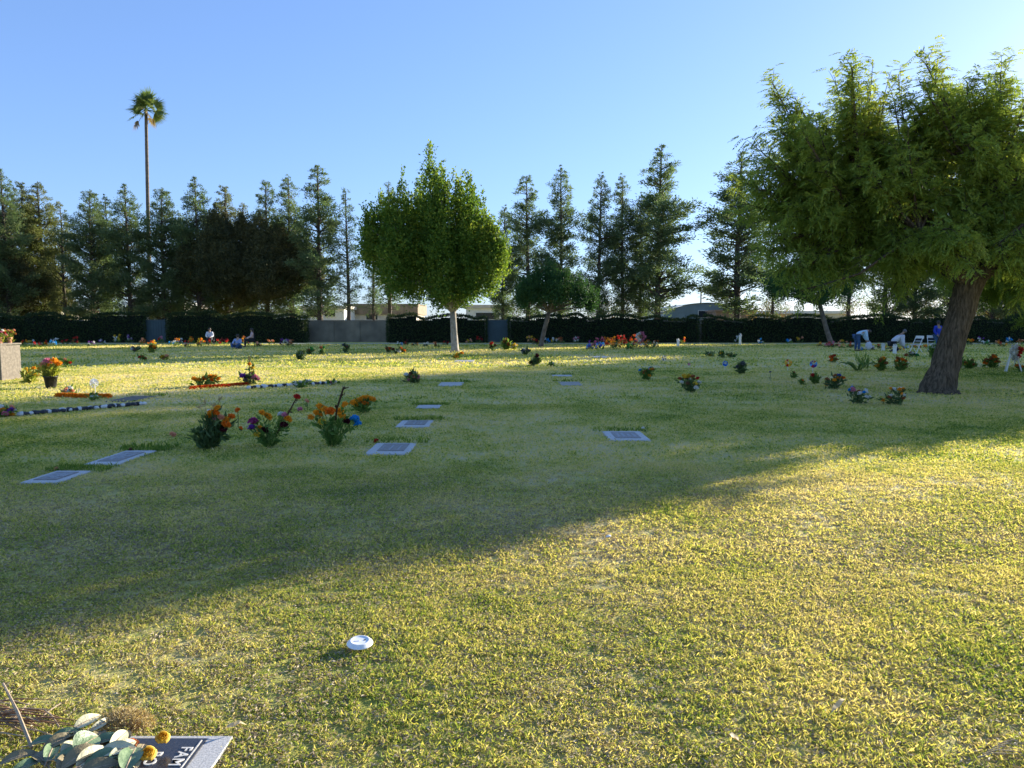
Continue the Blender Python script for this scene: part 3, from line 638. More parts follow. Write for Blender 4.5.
# ------------------------------------------------------------------ grave markers
for i, ((cx, cy, mw, md), lab, kd) in enumerate(MARKS):
    o = thing('grave_marker', (cx, cy, 0), lab, 'grave marker', 'flat grave markers in the lawn')
    face = .002*0+.022
    c = Geo()
    if kd == 's': c.box((0, 0, face/2-.01), (mw, md, face+.02))
    else:
        B_ = .012; z = face
        V = [(-mw/2, -md/2, -.02), (mw/2, -md/2, -.02), (mw/2, md/2, -.02), (-mw/2, md/2, -.02), (-mw/2, -md/2, z-.008), (mw/2, -md/2, z-.008), (mw/2, md/2, z-.008), (-mw/2, md/2, z-.008),
             (-mw/2+B_, -md/2+B_, z), (mw/2-B_, -md/2+B_, z), (mw/2-B_, md/2-B_, z), (-mw/2+B_, md/2-B_, z)]
        c.add(V, [[0, 1, 5, 4], [1, 2, 6, 5], [2, 3, 7, 6], [3, 0, 4, 7], [4, 5, 9, 8], [5, 6, 10, 9], [6, 7, 11, 10], [7, 4, 8, 11], [8, 9, 10, 11]])
    c.build('slab', M['stone_tan'] if kd == 'w' and i == 8 else M['concrete'] if kd == 'w' else M['granite'], o)
    if kd in ('g', 'st'):
        c = Geo(); c.box((0.02 if kd == 'g' else 0, .05*md if kd == 'g' else 0, face+.003), (mw*.62, md*.66, .006)); c.build('plate', M['plate'], o)
        c = Geo(); n = 3 if kd == 'g' else 4
        for k in range(n):
            xx = -mw*.2+k*mw*.4/(n-1); ln = md*.5*random.uniform(.6, 1)
            for q in range(7):
                if random.random() < .85: c.box((xx+random.uniform(-.003, .003), -ln/2+q*ln/7+.02, face+.008), (.018 if kd == 'g' else .032, ln/7*.68, .004))
        c.build('engraving', M['inscr'], o)
# ------------------------------------------------------------------ flowers
def bloom_mesh(key, kind='ball', n=70):
    c = Geo()
    u = unit(RG.normal(size=(n, 3))); u[:, 2] = np.abs(u[:, 2])*1.0-.25; u = unit(u)
    c.ball((0, 0, 0), (.6, .6, .5), 7, 5, 0, .1, .2)
    c.leaves(u*.35, u+RG.normal(0, .25, (n, 3)), .62*RG.uniform(.8, 1.15, n), .42, 0, wpos=.7, bend=.1)
    return c.mesh('bloom', M['b_'+key])
BM = {k: bloom_mesh(k) for k in BC}
def put_bloom(parent, p, r, key, name='bloom'):
    b = link(name, BM[key], parent, p); b.scale = (r, r, r*.85); b.rotation_euler = (random.uniform(-.6, .6), random.uniform(-.6, .6), random.uniform(0, 6)); return b
def foliage(o, h, wd, n=90, mat='stem', leaf=.09, targets=(), thin=False, y=.5):
    c = Geo(); T = [np.array(tuple(q)) for q in targets]
    while len(T) < max(5, n//9):
        a = random.uniform(0, 6.28); r_ = random.random()**.6*.42*wd; T.append(np.array([math.cos(a)*r_, math.sin(a)*r_, h*random.uniform(.45, 1.0)]))
    m = max(4, int(n*1.7/len(T)))
    for q in T:
        u = RG.uniform(.12, .9, m)[:, None]; P = q*u*np.array([1, 1, 1])+np.array([0, 0, .05*h])*(1-u)+RG.normal(0, .012+.05*wd, (m, 3))*np.array([1, 1, .5])
        P[:, 2] = np.maximum(P[:, 2], .01)
        c.leaves(P, unit(q)*.8+RG.normal(0, .55, (m, 3)), leaf*RG.uniform(.6, 1.25, m), leaf*(.25 if thin else .36)*RG.uniform(.7, 1.3, m), 0, np.clip(RG.normal(.5, .28, m), 0, 1))
    k = n//3; az = RG.uniform(0, 6.28, k); c.leaves(np.stack([np.cos(az)*wd*.1, np.sin(az)*wd*.1, RG.uniform(0, .1, k)*h], 1), np.stack([np.cos(az), np.sin(az), RG.uniform(.5, 2, k)], 1), h*RG.uniform(.25, .55, k), leaf*.3)
    for q in targets:
        q = np.array(q); c.tube([(0, 0, 0), q*.5+np.array([0, 0, .06*h]), q], [.005, .004, .003], 4, cap=False)
    return c.build('foliage', M[mat], o)
def pot(o, r, h, mat='black'):
    c = Geo(); n = 14; a = np.arange(n)*2*math.pi/n; rings = [(r*.72, 0), (r, h), (r*1.08, h), (r*1.08, h+.02), (r*.92, h+.02), (r*.88, h-.03)]
    V = np.concatenate([np.stack([np.cos(a)*q, np.sin(a)*q, np.full(n, z)], 1) for q, z in rings]); Fq = [[i*n+k, i*n+(k+1) % n, (i+1)*n+(k+1) % n, (i+1)*n+k] for i in range(5) for k in range(n)]
    c.add(V, Fq); c.f.append((np.array([[5*n+k for k in range(n)]]), 0)); return c.build('pot', M[mat], o, True)
def bouquet(px, py, hp, wp, cols, label, nb=7, name='flower_bouquet', cat='flowers', mat='stem', rp=3.0, n=70, potc=None, extra=(), group=None, leafp=7, blooms_lo=.5):
    """sizes in pixels at the bouquet's own distance"""
    b = ground(px, py); s = b.y/F; o = thing(name, b, label, cat, group); h, wd = hp*s, wp*s; T = []
    z0 = 0
    if potc: ph = min(.28, h*.35); pot(o, min(.15, wd*.28), ph, potc); z0 = ph
    for i in range(nb):
        a = random.uniform(0, 6.28); q = random.random()**.5
        p = Vector((math.cos(a)*q*wd*.44, math.sin(a)*q*wd*.35, h*random.uniform(blooms_lo, 1)-(q*q)*h*.15)); T.append(p)
        put_bloom(o, p, rp*s*random.uniform(.8, 1.15), cols[i % len(cols)])
    for (ex, ey, ec, er) in extra:
        P = at(ex, ey, b.y); p = Vector((P.x-b.x, random.uniform(-.08, .08), P.z)); T.append(p); put_bloom(o, p, er*s*1.3, ec)
    f = foliage(o, (h-z0)*.8, wd, n, mat, leafp*s, [t_-Vector((0, 0, z0)) for t_ in T]); f.location = (0, 0, z0*.9)
    return o, b
# --- the three near bouquets and their neighbours
o, b = bouquet(208, 449, 36, 44, ['orange'], 'bushy dark green bouquet with orange marigolds, leftmost of the three near bouquets', 0, rp=4, n=170, mat='stem_dark', leafp=11,
   extra=[(219, 408, 'orange', 3.4), (230, 417, 'deeporange', 3.4), (210, 416, 'orange', 3), (213, 413, 'orange', 4), (218, 412, 'deeporange', 3.5), (226, 420, 'orange', 3.6), (228, 424, 'deeporange', 4.2), (222, 417, 'peach', 3.2), (208, 411, 'white', 2), (226, 429, 'maroon', 3.2), (216, 418, 'pink', 2.4)])
s = b.y/F
for q in ((205, 404), (219, 401), (201, 408), (212, 407)):
    P = at(*q, b.y); c = Geo(); e = (P.x-b.x, 0, P.z); c.tube([(0, 0, .1), tuple(v*.6 for v in e), e], [.006, .005, .003], 5)
    c.leaves(np.array([e]*6)+RG.normal(0, .012, (6, 3)), np.array([0, 0, 1])+RG.normal(0, .7, (6, 3)), .07, .02); c.build('dried_stem', M['driedspray'], o)
o, b = bouquet(270, 447, 30, 30, ['orange'], 'near bouquet with purple carnation, white blossoms and a red-tipped stalk, middle of three', 0, n=110, mat='stem', leafp=8,
   extra=[(252, 422, 'magenta', 4.6), (253, 427, 'purple', 3.4), (262, 413, 'orange', 3.4), (267, 417, 'orange', 4), (258, 429, 'orange', 3.4), (259, 434, 'yellow', 3), (264, 431, 'maroon', 4.2), (281, 415, 'white', 3.4), (284, 419, 'white', 2.8), (288, 419, 'orange', 3.8), (285, 425, 'maroon', 3.8), (286, 414, 'pink', 2.6)])
c = Geo(); E = at(297, 397, b.y); e = np.array((E.x-b.x, 0, E.z)); c.tube([(0.05, 0, .1), e*.6, e], [.012, .011, .007], 6)
pts = np.linspace(.45, 1, 16)[:, None]*e; c.leaves(pts, np.array([.5, 0, 1])+RG.normal(0, .7, (16, 3)), .05, .022); c.build('gladiolus_stalk', M['glad'], o)
put_bloom(o, Vector(e), 4.2*b.y/F, 'red'); 
o, b = bouquet(333, 446, 28, 36, ['orange'], 'near bouquet of many orange marigolds with one bright blue bloom, rightmost of three', 0, n=130, mat='stem', leafp=9,
   extra=[(319, 408, 'orange', 4.4), (316, 415, 'orange', 4.6), (309, 418, 'orange', 3.2), (331, 411, 'deeporange', 4.6), (338, 412, 'orange', 4), (342, 416, 'orange', 4.4), (346, 404, 'orange', 3.2), (322, 422, 'yellow', 3.6), (345, 421, 'maroon', 4.2), (354, 419, 'blue', 4.2), (356, 424, 'blue', 3.8), (325, 409, 'orange', 3.2)])
c = Geo(); pts = np.array([tuple(at(q[0], q[1], b.y)-Vector((b.x, b.y, 0))) for q in ((333, 440), (337, 408), (341, 396), (343, 389), (349, 387))]); pts[:, 1] = 0
c.tube(pts, [.01, .012, .014, .012, .005], 6); c.leaves(np.repeat(pts[1:4], 6, 0)+RG.normal(0, .01, (18, 3)), np.array([0, 0, 1])+RG.normal(0, .7, (18, 3)), .05, .025); c.build('gladiolus_stalk', M['glad'], o)
bouquet(364, 413, 20, 26, ['orange'], 'low bouquet of orange marigolds in dull green leaves, behind the near bouquets', 0, n=60, leafp=7,
   extra=[(353, 403, 'orange', 3.4), (358, 401, 'orange', 3.8), (363, 399, 'orange', 3.8), (368, 398, 'orange', 3.4), (373, 399, 'orange', 3.2), (356, 406, 'yellow', 2.4), (366, 403, 'deeporange', 3)])
def single(px, py, top, key, r, label, group=None):
    b = ground(px, py); s = b.y/F; P = at(px, top, b.y); o = thing('single_flower', b, label, 'flower', group)
    h = max(.03, P.z); put_bloom(o, Vector((0, 0, h)), r*s, key)
    c = Geo(); c.tube([(0, 0, 0), (.01, 0, h*.5), (0, 0, h)], .005, 4); c.leaves(np.array([[0, 0, h*.3]]*4), np.array([0, 0, .6])+RG.normal(0, .7, (4, 3)), .05, .02); c.build('stem', M['stem_dark'], o)
single(173, 437, 434.5, 'peach', 3.8, 'single peach flower lying in the grass left of the dark bush'); single(241, 432, 428, 'deeporange', 2.4, 'low orange flower between the left and middle near bouquets')
single(238, 428, 410, 'deeporange', 3.2, 'tall red-orange flower standing between the left and middle near bouquets'); single(307, 409, 401, 'peach', 3, 'peach flower standing behind the near bouquets')
single(300, 412, 409, 'pink', 3, 'faded pink flower low in the grass behind the near bouquets'); single(376, 443.5, 441, 'red', 3.4, 'red flower lying on the edge of the nearest centre marker')
single(131, 452, 450, 'brown', 2.6, 'small brown dry flower on the marker beside the dark bush'); single(56, 471.5, 470, 'peach', 2.6, 'small dry peach flower by the leftmost marker')
single(770, 381, 372, 'grey', 1.5, 'tiny grey seed head in the right lawn'); single(643, 432, 428, 'white', 2, 'tiny white blossom behind the bluish marker right of centre')
# --- left lit group
bouquet(51, 388, 32, 26, ['orange'], 'potted yellow-green plant with orange and pink blooms in a black pot', 0, 'potted_plant', 'potted plant', 'stem_yellow', n=90, potc='black', leafp=7,
   extra=[(47, 362, 'pink', 4), (55, 361, 'orange', 3.6), (44, 365, 'peach', 3), (59, 364, 'orange', 3), (50, 366, 'orange', 3), (41, 369, 'orange', 2.6)])
bouquet(30, 383, 18, 22, ['orange', 'yellow'], 'low yellow and orange bouquet between the stone block and black pot', 8, mat='stem_yellow', rp=2.4, n=60)
bouquet(68, 367, 9, 9, ['red', 'peach', 'pink'], 'small red and pink bouquet behind the black potted plant', 5, rp=2.4, n=20)
def garland(px0, py0, px1, py1, cols, label, r=.06, name='flower_garland', n=26, hgt=1.0):
    A = ground(px0, py0); B = ground(px1, py1); mid = (A+B)/2; o = thing(name, mid, label, 'garland'); d = B-A
    for k, key in enumerate(cols):
        c = Geo(); m = n*60//len(cols); u = RG.random(m); P = np.outer(u, np.array(d))-np.array(d)/2; an = RG.uniform(0, 3.14, m)
        off = np.stack([RG.normal(0, .01, m), np.cos(an)*r, np.sin(an)*r*hgt], 1); wv = np.sin(u*9)*.04; P[:, 1] += wv
        c.leaves(P+off*.6, off+RG.normal(0, r*.5, (m, 3)), r*.7, r*.45, 0, wpos=.6); c.build(['petals', 'ribbon'][k], M['b_'+key], o)
    return o
garland(57, 397, 110, 398, ['deeporange', 'orange'], 'orange flower garland edging a sunny grave at the left', .075)
garland(190, 389.5, 250, 385, ['red', 'deeporange'], 'long red-orange flower garland on the sunny lawn below a purple bouquet', .07)
bouquet(70, 396, 9, 12, ['peach', 'white', 'peach'], 'pale peach flower clump on the left end of the orange garland', 5, rp=3, n=20)
bouquet(92, 401, 8, 12, ['white', 'white', 'peach'], 'white flower clump at the right of the orange garland', 4, rp=2.6, n=20)
def pinwheel(px, py, top, cols, label, rp=4, name='pinwheel', cat='pinwheel'):
    b = ground(px, py); s = b.y/F; P = at(px, top, b.y); o = thing(name, b, label, cat); h = P.z; r = rp*s
    c = Geo(); c.tube([(0, .02, 0), (0, .02, h)], .008, 6); c.build('stick', M['white'], o)
    for k in range(8):
        a = k*math.pi/4; c = Geo(); v = np.array([[0, 0, h], [math.cos(a)*r, 0, h+math.sin(a)*r], [math.cos(a+.75)*r*.95, -.25*r, h+math.sin(a+.75)*r*.95], [math.cos(a+.5)*r*.4, -.3*r, h+math.sin(a+.5)*r*.4]])
        c.add(v, [[0, 1, 2, 3]]); c.build('vane', M['b_'+cols[k % len(cols)]], o)
    c = Geo(); c.ball((0, -.02, h), r*.15, 8, 6); c.build('hub', M['white'], o)
pinwheel(95, 396, 383, ['white', 'white'], 'round white pinwheel over the orange garland at the left', 5)
pinwheel(725, 369, 363.5, ['deepblue', 'blue'], 'small bright blue pinwheel in the lawn beside a dark grey plant', 3)
pinwheel(788, 371, 363, ['orange', 'yellow', 'red'], 'orange and yellow pinwheel in the right lawn', 4)
pinwheel(813, 374, 364, ['blue', 'red', 'purple', 'deepblue'], 'blue, red and purple pinwheel in the right lawn', 4)
pinwheel(689, 368, 364, ['pink', 'magenta'], 'tiny pink pinwheel left of the blue one', 1.6)
pinwheel(664, 361, 358, ['white', 'grey'], 'small white and silver pinwheel beyond the orange bouquet', 2.8)
bouquet(5, 417, 12, 26, ['purple', 'white', 'orange', 'red', 'pink', 'orange', 'peach'], 'mixed purple, orange and white flower pile cut by the left edge', 16, rp=3.4, n=50, blooms_lo=.2)
def stones(p0, p1, n, label, rw=.055):
    A = ground(*p0); B = ground(*p1); o = thing('stone_border', (A+B)/2, label, 'stone border'); c0 = []
    for nm, mt in (('stone_black', 'stone_black'), ('stone_white', 'stone_white')):
        c = Geo(); c.ball((0, 0, 0), (1, 1, .75), 8, 6, jit=.12); c0.append(c.mesh('stone', M[mt]))
    for i in range(n):
        u = i/(n-1)-.5; q = link('stone', c0[0 if (i % 3) else 1] if random.random() < .8 else c0[random.randint(0, 1)], o, (B-A)*u+Vector((0, random.uniform(-.05, .05), .03)))
        q.scale = (rw*random.uniform(.8, 1.3),)*3; q.rotation_euler.z = random.uniform(0, 6)
stones((22, 416), (145, 405), 42, 'row of black and white stones edging a grave at the left')
stones((249, 389), (330, 384), 32, 'row of black and white stones right of the purple bouquet', .065)
bouquet(302, 388, 9, 20, ['white', 'white', 'brown', 'white'], 'white flower clump lying on the stone border', 7, rp=2.8, n=24, blooms_lo=.2)
bouquet(333, 385, 6, 12, ['white', 'pink', 'white'], 'small white flower clump at the right end of the stone border', 5, rp=2.4, n=14, blooms_lo=.2)
bouquet(202, 387, 12, 24, ['orange', 'deeporange', 'orange'], 'orange marigold bouquet on the sunny lawn above the red garland', 0, n=50, extra=[(194, 379, 'orange', 2.6), (199, 380, 'orange', 2.6), (204, 378, 'deeporange', 2.6), (209, 377, 'orange', 2.8), (214, 377, 'orange', 2.6), (218, 379, 'orange', 2.2), (212, 380, 'deeporange', 2.2)])
o, b = bouquet(250, 385, 10, 18, ['purple'], 'purple and pink bouquet with a tall yellow-flowered stalk on the sunny lawn', 0, n=40, mat='stem_dark', extra=[(243, 376, 'purple', 3), (247, 377, 'maroon', 3), (255, 377, 'pink', 3), (258, 379, 'pink', 2.6), (251, 375, 'magenta', 2.8), (245, 380, 'purple', 2.4), (253, 368, 'yellow', 2), (250, 364, 'orange', 1.8), (254, 372, 'yellow', 1.6)])
c = Geo(); E = at(250, 356, b.y); c.tube([(0, 0, .1), (0, 0, E.z*.6), (E.x-b.x, 0, E.z)], [.014, .012, .005], 5); c.leaves(np.array([[0, 0, z] for z in np.linspace(E.z*.5, E.z*.95, 12)]), np.array([0, 0, 1])+RG.normal(0, .8, (12, 3)), .07, .03); c.build('gladiolus_stalk', M['glad'], o)
bouquet(415, 383, 12, 20, ['pink', 'brown', 'white', 'brown', 'peach'], 'faded pink and brown bouquet alone in the lawn left of centre', 11, rp=2.6, n=40, mat='stem_dark', blooms_lo=.35)
MID = [ # px, py, h, w, cols, label
 (646, 380, 13, 14, ['orange', 'rust', 'blue', 'orange', 'rust'], 'round orange bouquet with a bit of blue, right of centre', 9, 'stem'),
 (690, 392, 18, 26, ['yellow', 'rust', 'white', 'red', 'white', 'brown', 'yellow', 'rust'], 'large mixed yellow, rust and white bouquet right of centre', 18, 'stem_dark'),
 (742, 374, 12, 13, ['grey', 'grey'], 'dark grey wilted plant in the right lawn', 6, 'stem_dark'),
 (834, 389, 15, 20, ['orange', 'deepblue', 'deeporange', 'rust', 'orange'], 'orange and rust bouquet with a blue accent left of the near trunk', 9, 'stem_dark'),
 (857, 404, 18, 28, ['white', 'pink', 'blue', 'white', 'peach', 'white', 'blue', 'rust'], 'white, pink and blue bouquet left of the near trunk', 14, 'stem_dark'),
 (895, 405, 18, 26, ['orange', 'white', 'orange', 'rust', 'white', 'orange'], 'orange and white bouquet nearest the near trunk', 12, 'stem_dark'),
 (833, 363, 9, 12, ['deeporange', 'red', 'rust'], 'small red-orange bouquet below the leaning trunk', 6, 'stem'),
 (881, 371, 13, 13, ['rust', 'orange', 'rust'], 'rust flowered bush below the kneeling person, left of a pair', 9, 'stem'),
 (900, 371, 14, 12, ['rust', 'orange', 'deeporange'], 'rust flowered bush below the kneeling person, right of a pair', 9, 'stem'),
 (958, 368, 13, 13, ['deeporange', 'rust', 'orange'], 'rust-orange bouquet just right of the near trunk', 8, 'stem'),
 (970, 369, 10, 12, ['rust', 'yellow'], 'low rust bouquet second to the right of the near trunk', 6, 'stem'),
 (993, 368, 14, 18, ['rust', 'deeporange', 'rust'], 'broad rust-orange bush left of the red and white wreath', 12, 'stem'),
 (1020, 372, 8, 10, ['deeporange', 'red'], 'small red bouquet at the right edge', 5, 'stem'),
 (710, 357, 6, 9, ['white', 'yellow'], 'leafy green clump with a white bloom beyond the blue pinwheel', 2, 'stem_dark'),
 (722, 358, 7, 10, ['yellow', 'green'], 'leafy green clump, left of the pair beyond the blue pinwheel', 2, 'stem_dark'),
 (731, 358, 6, 8, ['green', 'yellow'], 'leafy green clump, right of the pair beyond the blue pinwheel', 2, 'stem_dark'),
 (136, 352, 6, 8, ['white', 'pink'], 'small white and pink bouquet, far left lawn', 4, 'stem_dark'), (153, 353, 8, 7, ['rust', 'yellow', 'orange'], 'small orange bouquet standing in the far left lawn', 5, 'stem'),
 (143, 361, 5, 10, ['red', 'rust'], 'low red bouquet in the shaded left lawn', 4, 'stem'), (165, 360, 5, 12, ['yellow', 'peach'], 'low pale yellow bouquet in the left lawn', 5, 'stem_yellow'),
 (300, 360, 10, 8, ['white', 'grey'], 'white-topped bouquet in a dark pot, left of a row of four', 4, 'stem_dark'), (310, 355, 8, 8, ['green', 'rust'], 'leafy green bouquet second in the row of four', 3, 'stem_dark'),
 (323, 355, 9, 9, ['green', 'rust'], 'leafy green bouquet third in the row of four', 3, 'stem_dark'), (346, 353, 9, 9, ['grey', 'brown'], 'dark grey wilted bouquet before the grey wall', 5, 'stem_dark'),
 (388, 353, 6, 7, ['red', 'deeporange'], 'small red bouquet left of the white dark cluster', 5, 'stem_dark'), (396, 354, 6, 8, ['white', 'maroon'], 'small white and maroon bouquet between two red ones', 5, 'stem_dark'), (403, 353, 6, 7, ['deeporange', 'red'], 'small red bouquet right of the white dark cluster', 5, 'stem_dark'),
 (459, 359, 7, 11, ['orange', 'yellow'], 'orange bouquet at the foot of the pale trunk', 7, 'stem'), (493, 351, 9, 7, ['red', 'maroon'], 'dark red bouquet right of the pale trunk', 5, 'stem_dark'),
 (506, 350, 10, 8, ['red', 'pink', 'rust'], 'red and pink bouquet, first before the teal gate', 6, 'stem'), (514, 350, 8, 8, ['peach', 'yellow', 'white'], 'peach and yellow bouquet before the teal gate', 6, 'stem_yellow'),
 (526, 355, 7, 9, ['grey', 'white'], 'small grey and white bouquet left of the dark wreath', 6, 'stem_dark'), (535, 366, 12, 9, ['maroon', 'white', 'brown'], 'dark upright wreath-like bouquet with white base in mid lawn', 10, 'stem_dark'),
 (551, 367, 6, 5, ['white'], 'tiny white flower beside the dark wreath-like bouquet', 1, 'stem'),
 (793, 379, 8, 4, ['red'], 'single thin red flower, left of the red flowers under the pinwheels', 1, 'stem'), (802, 385, 6, 4, ['deeporange'], 'tiny orange flower low between the pinwheels', 1, 'stem'), (815, 384, 10, 6, ['red', 'deeporange'], 'two thin red flowers under the blue and red pinwheel', 2, 'stem'),
 (932, 358, 14, 8, ['white', 'white'], 'white flower stalk left of the near trunk beside the chairs', 5, 'stem'), (910, 357, 5, 16, ['rust', 'white', 'green'], 'low mixed flowers in front of the folding chair', 8, 'stem_dark'),
]
for a in MID:
    big = a[2] > 9; bouquet(a[0], a[1], a[2], a[3], a[4], a[5], a[6], rp=2.6 if big else 2.1, n=60 if big else 24, mat=a[7], leafp=6 if big else 4.5, blooms_lo=.4)
# agave-like plant
b = ground(858, 371); s = b.y/F; o = thing('spiky_plant', b, 'spreading plant with long arching green leaves near the bending person', 'plant')
c = Geo()
for k in range(14):
    az = k*.9; d = np.array([math.cos(az), math.sin(az), 0]); c.tube([d*.02, d*.25+[0, 0, .22], d*.5+[0, 0, .28], d*.62+[0, 0, .2]], [.03, .028, .018, .004], 5, cap=False)
c.leaves(np.array([[.2, 0, .1]]*30)+RG.normal(0, .08, (30, 3)), np.array([0, 0, 1])+RG.normal(0, .3, (30, 3)), .5, .04); c.build('leaves', M['stem'], o)
# ---- far rows: each small arrangement is one mesh
LAND = [(60, 'left of the palm'), (135, 'below the palm'), (200, 'left of the seated people'), (262, 'beside the seated people'), (330, 'below the round dark tree'), (400, 'below the grey wall'), (480, 'by the pale trunk'), (545, 'before the teal grey gate'), (588, 'below the small leaning tree'), (662, 'in the colourful mound'), (745, 'below the teal building'), (815, 'right of the sky gap'), (870, 'beside the bending person'), (960, 'behind the near trunk'), (1100, 'at the far right')]
def far_bunch(px, py, hp, wp, cols, mat='stem_dark'):
    b = ground(px, py); s = b.y/F; c = Geo(); h = hp*s; wd = wp*s; mats = [M[mat]]+[M['b_'+k] for k in cols]
    n = 26; u = unit(RG.normal(size=(n, 3))); u[:, 2] = np.abs(u[:, 2]); c.leaves(u*np.array([wd*.25, wd*.2, h*.25]), u+np.array([0, 0, .6]), h*.5, .05)
    nb = max(4, int(hp*wp/7))
    for i in range(nb):
        p = np.array([RG.uniform(-.42, .42)*wd, RG.uniform(-.3, .3)*wd, h*RG.uniform(.35, .95)]); r = 1.25*s; v = unit(RG.normal(size=(14, 3)))
        c.leaves(p+v*r*.2, v, r, r*.8, 1+i % len(cols))
    o = c.build('flower_bunch', mats, None, loc=b); where = next(l for x_, l in LAND if px < x_)
    lab = 'small %s flower bunch %s, %s row' % (' and '.join(dict(deeporange='orange-red', deepblue='dark blue').get(k, k) for k in cols[:2]), where, 'back' if py < 341.5 else 'middle' if py < 345 else 'front')
    tag(o, lab, 'flowers', 'flower bunches: '+lab[6:])
rnd = random.Random(3)
PAL = [['red', 'white'], ['deeporange', 'yellow'], ['orange', 'red'], ['rust', 'peach'], ['white', 'pink'], ['maroon', 'red'], ['yellow', 'white'], ['pink', 'red'], ['white', 'grey'], ['purple', 'white'], ['green', 'white'], ['orange', 'brown'], ['rust', 'orange'], ['red', 'maroon'], ['peach', 'yellow'], ['blue', 'white']]
def row(x0, x1, step, y0, y1, hs=(4, 8)):
    x = x0
    while x < x1:
        far_bunch(x, rnd.uniform(y0, y1), rnd.uniform(*hs), rnd.uniform(5, 9), rnd.choice(PAL), rnd.choice(['stem_dark', 'stem', 'stem_dark'])); x += step*rnd.uniform(.6, 1.4)
row(26, 300, 9, 340, 342.5); row(30, 205, 12, 343, 347, (5, 9)); row(172, 300, 10, 344, 347.5, (5, 9)); row(0, 60, 14, 344, 348, (5, 8))
row(300, 452, 12, 339.5, 342, (3, 6)); row(400, 450, 9, 344.5, 347.5, (4, 6)); row(470, 590, 13, 341, 345, (4, 8)); row(535, 562, 6, 343, 345.5, (4, 7))
row(665, 860, 17, 341, 345, (4, 8)); row(820, 862, 7, 346.5, 349.5, (4, 7)); row(862, 935, 8, 348, 351, (3, 5)); row(958, 1024, 8, 344, 347, (4, 8))
for (px, py, h, wd, cc) in [(592, 349, 9, 10, ['purple', 'magenta']), (590, 350, 6, 8, ['deepblue', 'blue']), (600, 350, 8, 10, ['blue', 'deepblue']), (609, 349, 11, 9, ['red', 'orange']), (616, 350, 10, 9, ['orange', 'rust']), (624, 349, 11, 9, ['rust', 'red']), (630, 350, 7, 8, ['green', 'green']),
    (636, 349, 11, 9, ['pink', 'rust']), (622, 347, 12, 10, ['red', 'brown']), (644, 349, 9, 9, ['orange', 'white']), (650, 349, 9, 8, ['green', 'rust']), (656, 348, 8, 6, ['white', 'rust']), (610, 346, 11, 12, ['orange', 'rust']), (600, 346, 9, 10, ['magenta', 'pink']), (634, 346, 12, 9, ['deeporange', 'red'])]:
    far_bunch(px, py, h, wd, cc)
# easel with a white wreath beside the mound
def easel(px, py, top, key, key2, label, heart=False):
    b = ground(px, py); s = b.y/F; H = at(px, top, b.y).z; o = thing('wreath_stand', b, label, 'wreath')
    for a in ((-.25, -.1), (.25, -.1), (0, .35)):
        c = Geo(); c.tube([(a[0], a[1], 0), (0, 0, H*.95)], .02, 6); c.build('leg', M['wood'] if not heart else M['white'], o)
    c = Geo(); n = 220; a = RG.uniform(0, 6.28, n); r = H*.24
    P = np.stack([np.cos(a)*r*RG.uniform(.55 if not heart else .0, 1, n), RG.normal(-.08, .03, n), H*.68+np.sin(a)*r*RG.uniform(.6, 1.1, n)], 1)
    if heart: P[:, 0] *= np.clip((P[:, 2]-H*.3)/(H*.5), .1, 1.3)
    k = P[:, 0] < (.25*r if heart else 0)
    c.leaves(P[k], np.array([0, -1, .2])+RG.normal(0, .5, (k.sum(), 3)), .12, .1, 0); c.leaves(P[~k], np.array([0, -1, .2])+RG.normal(0, .5, ((~k).sum(), 3)), .12, .1, 1)
    c.build('wreath', [M['b_'+key], M['b_'+key2]], o)
easel(640, 350, 331, 'white', 'pink', 'wooden easel carrying a white and pink wreath beside the colourful mound')
easel(1012, 372, 344, 'white', 'red', 'white and red heart-shaped wreath on a white stand at the right edge', True)
# figurine-like white vases
for (px, py, top, lab) in [(883, 351, 345, 'white cylindrical vase between the bending and kneeling people'), (894.5, 354, 346, 'tall white vase in front of the kneeling person'), (740, 345, 335, 'narrow pale post-like vase below the lone conifer'), (678, 346, 340, 'small white vase below the teal building')]:
    b = ground(px, py); h = at(px, top, b.y).z; o = thing('vase', b, lab, 'vase'); c = Geo()
    c.tube([(0, 0, z*h) for z in (0, .05, .5, .9, 1)], [.09, .1, .085, .10, .13], 12); c.build('body', M['white'], o, True)
    c = Geo(); c.leaves(np.array([[0, 0, h]]*20), np.array([0, 0, .6])+RG.normal(0, .5, (20, 3)), .14, .05); c.build('sprig', M['b_white'], o)
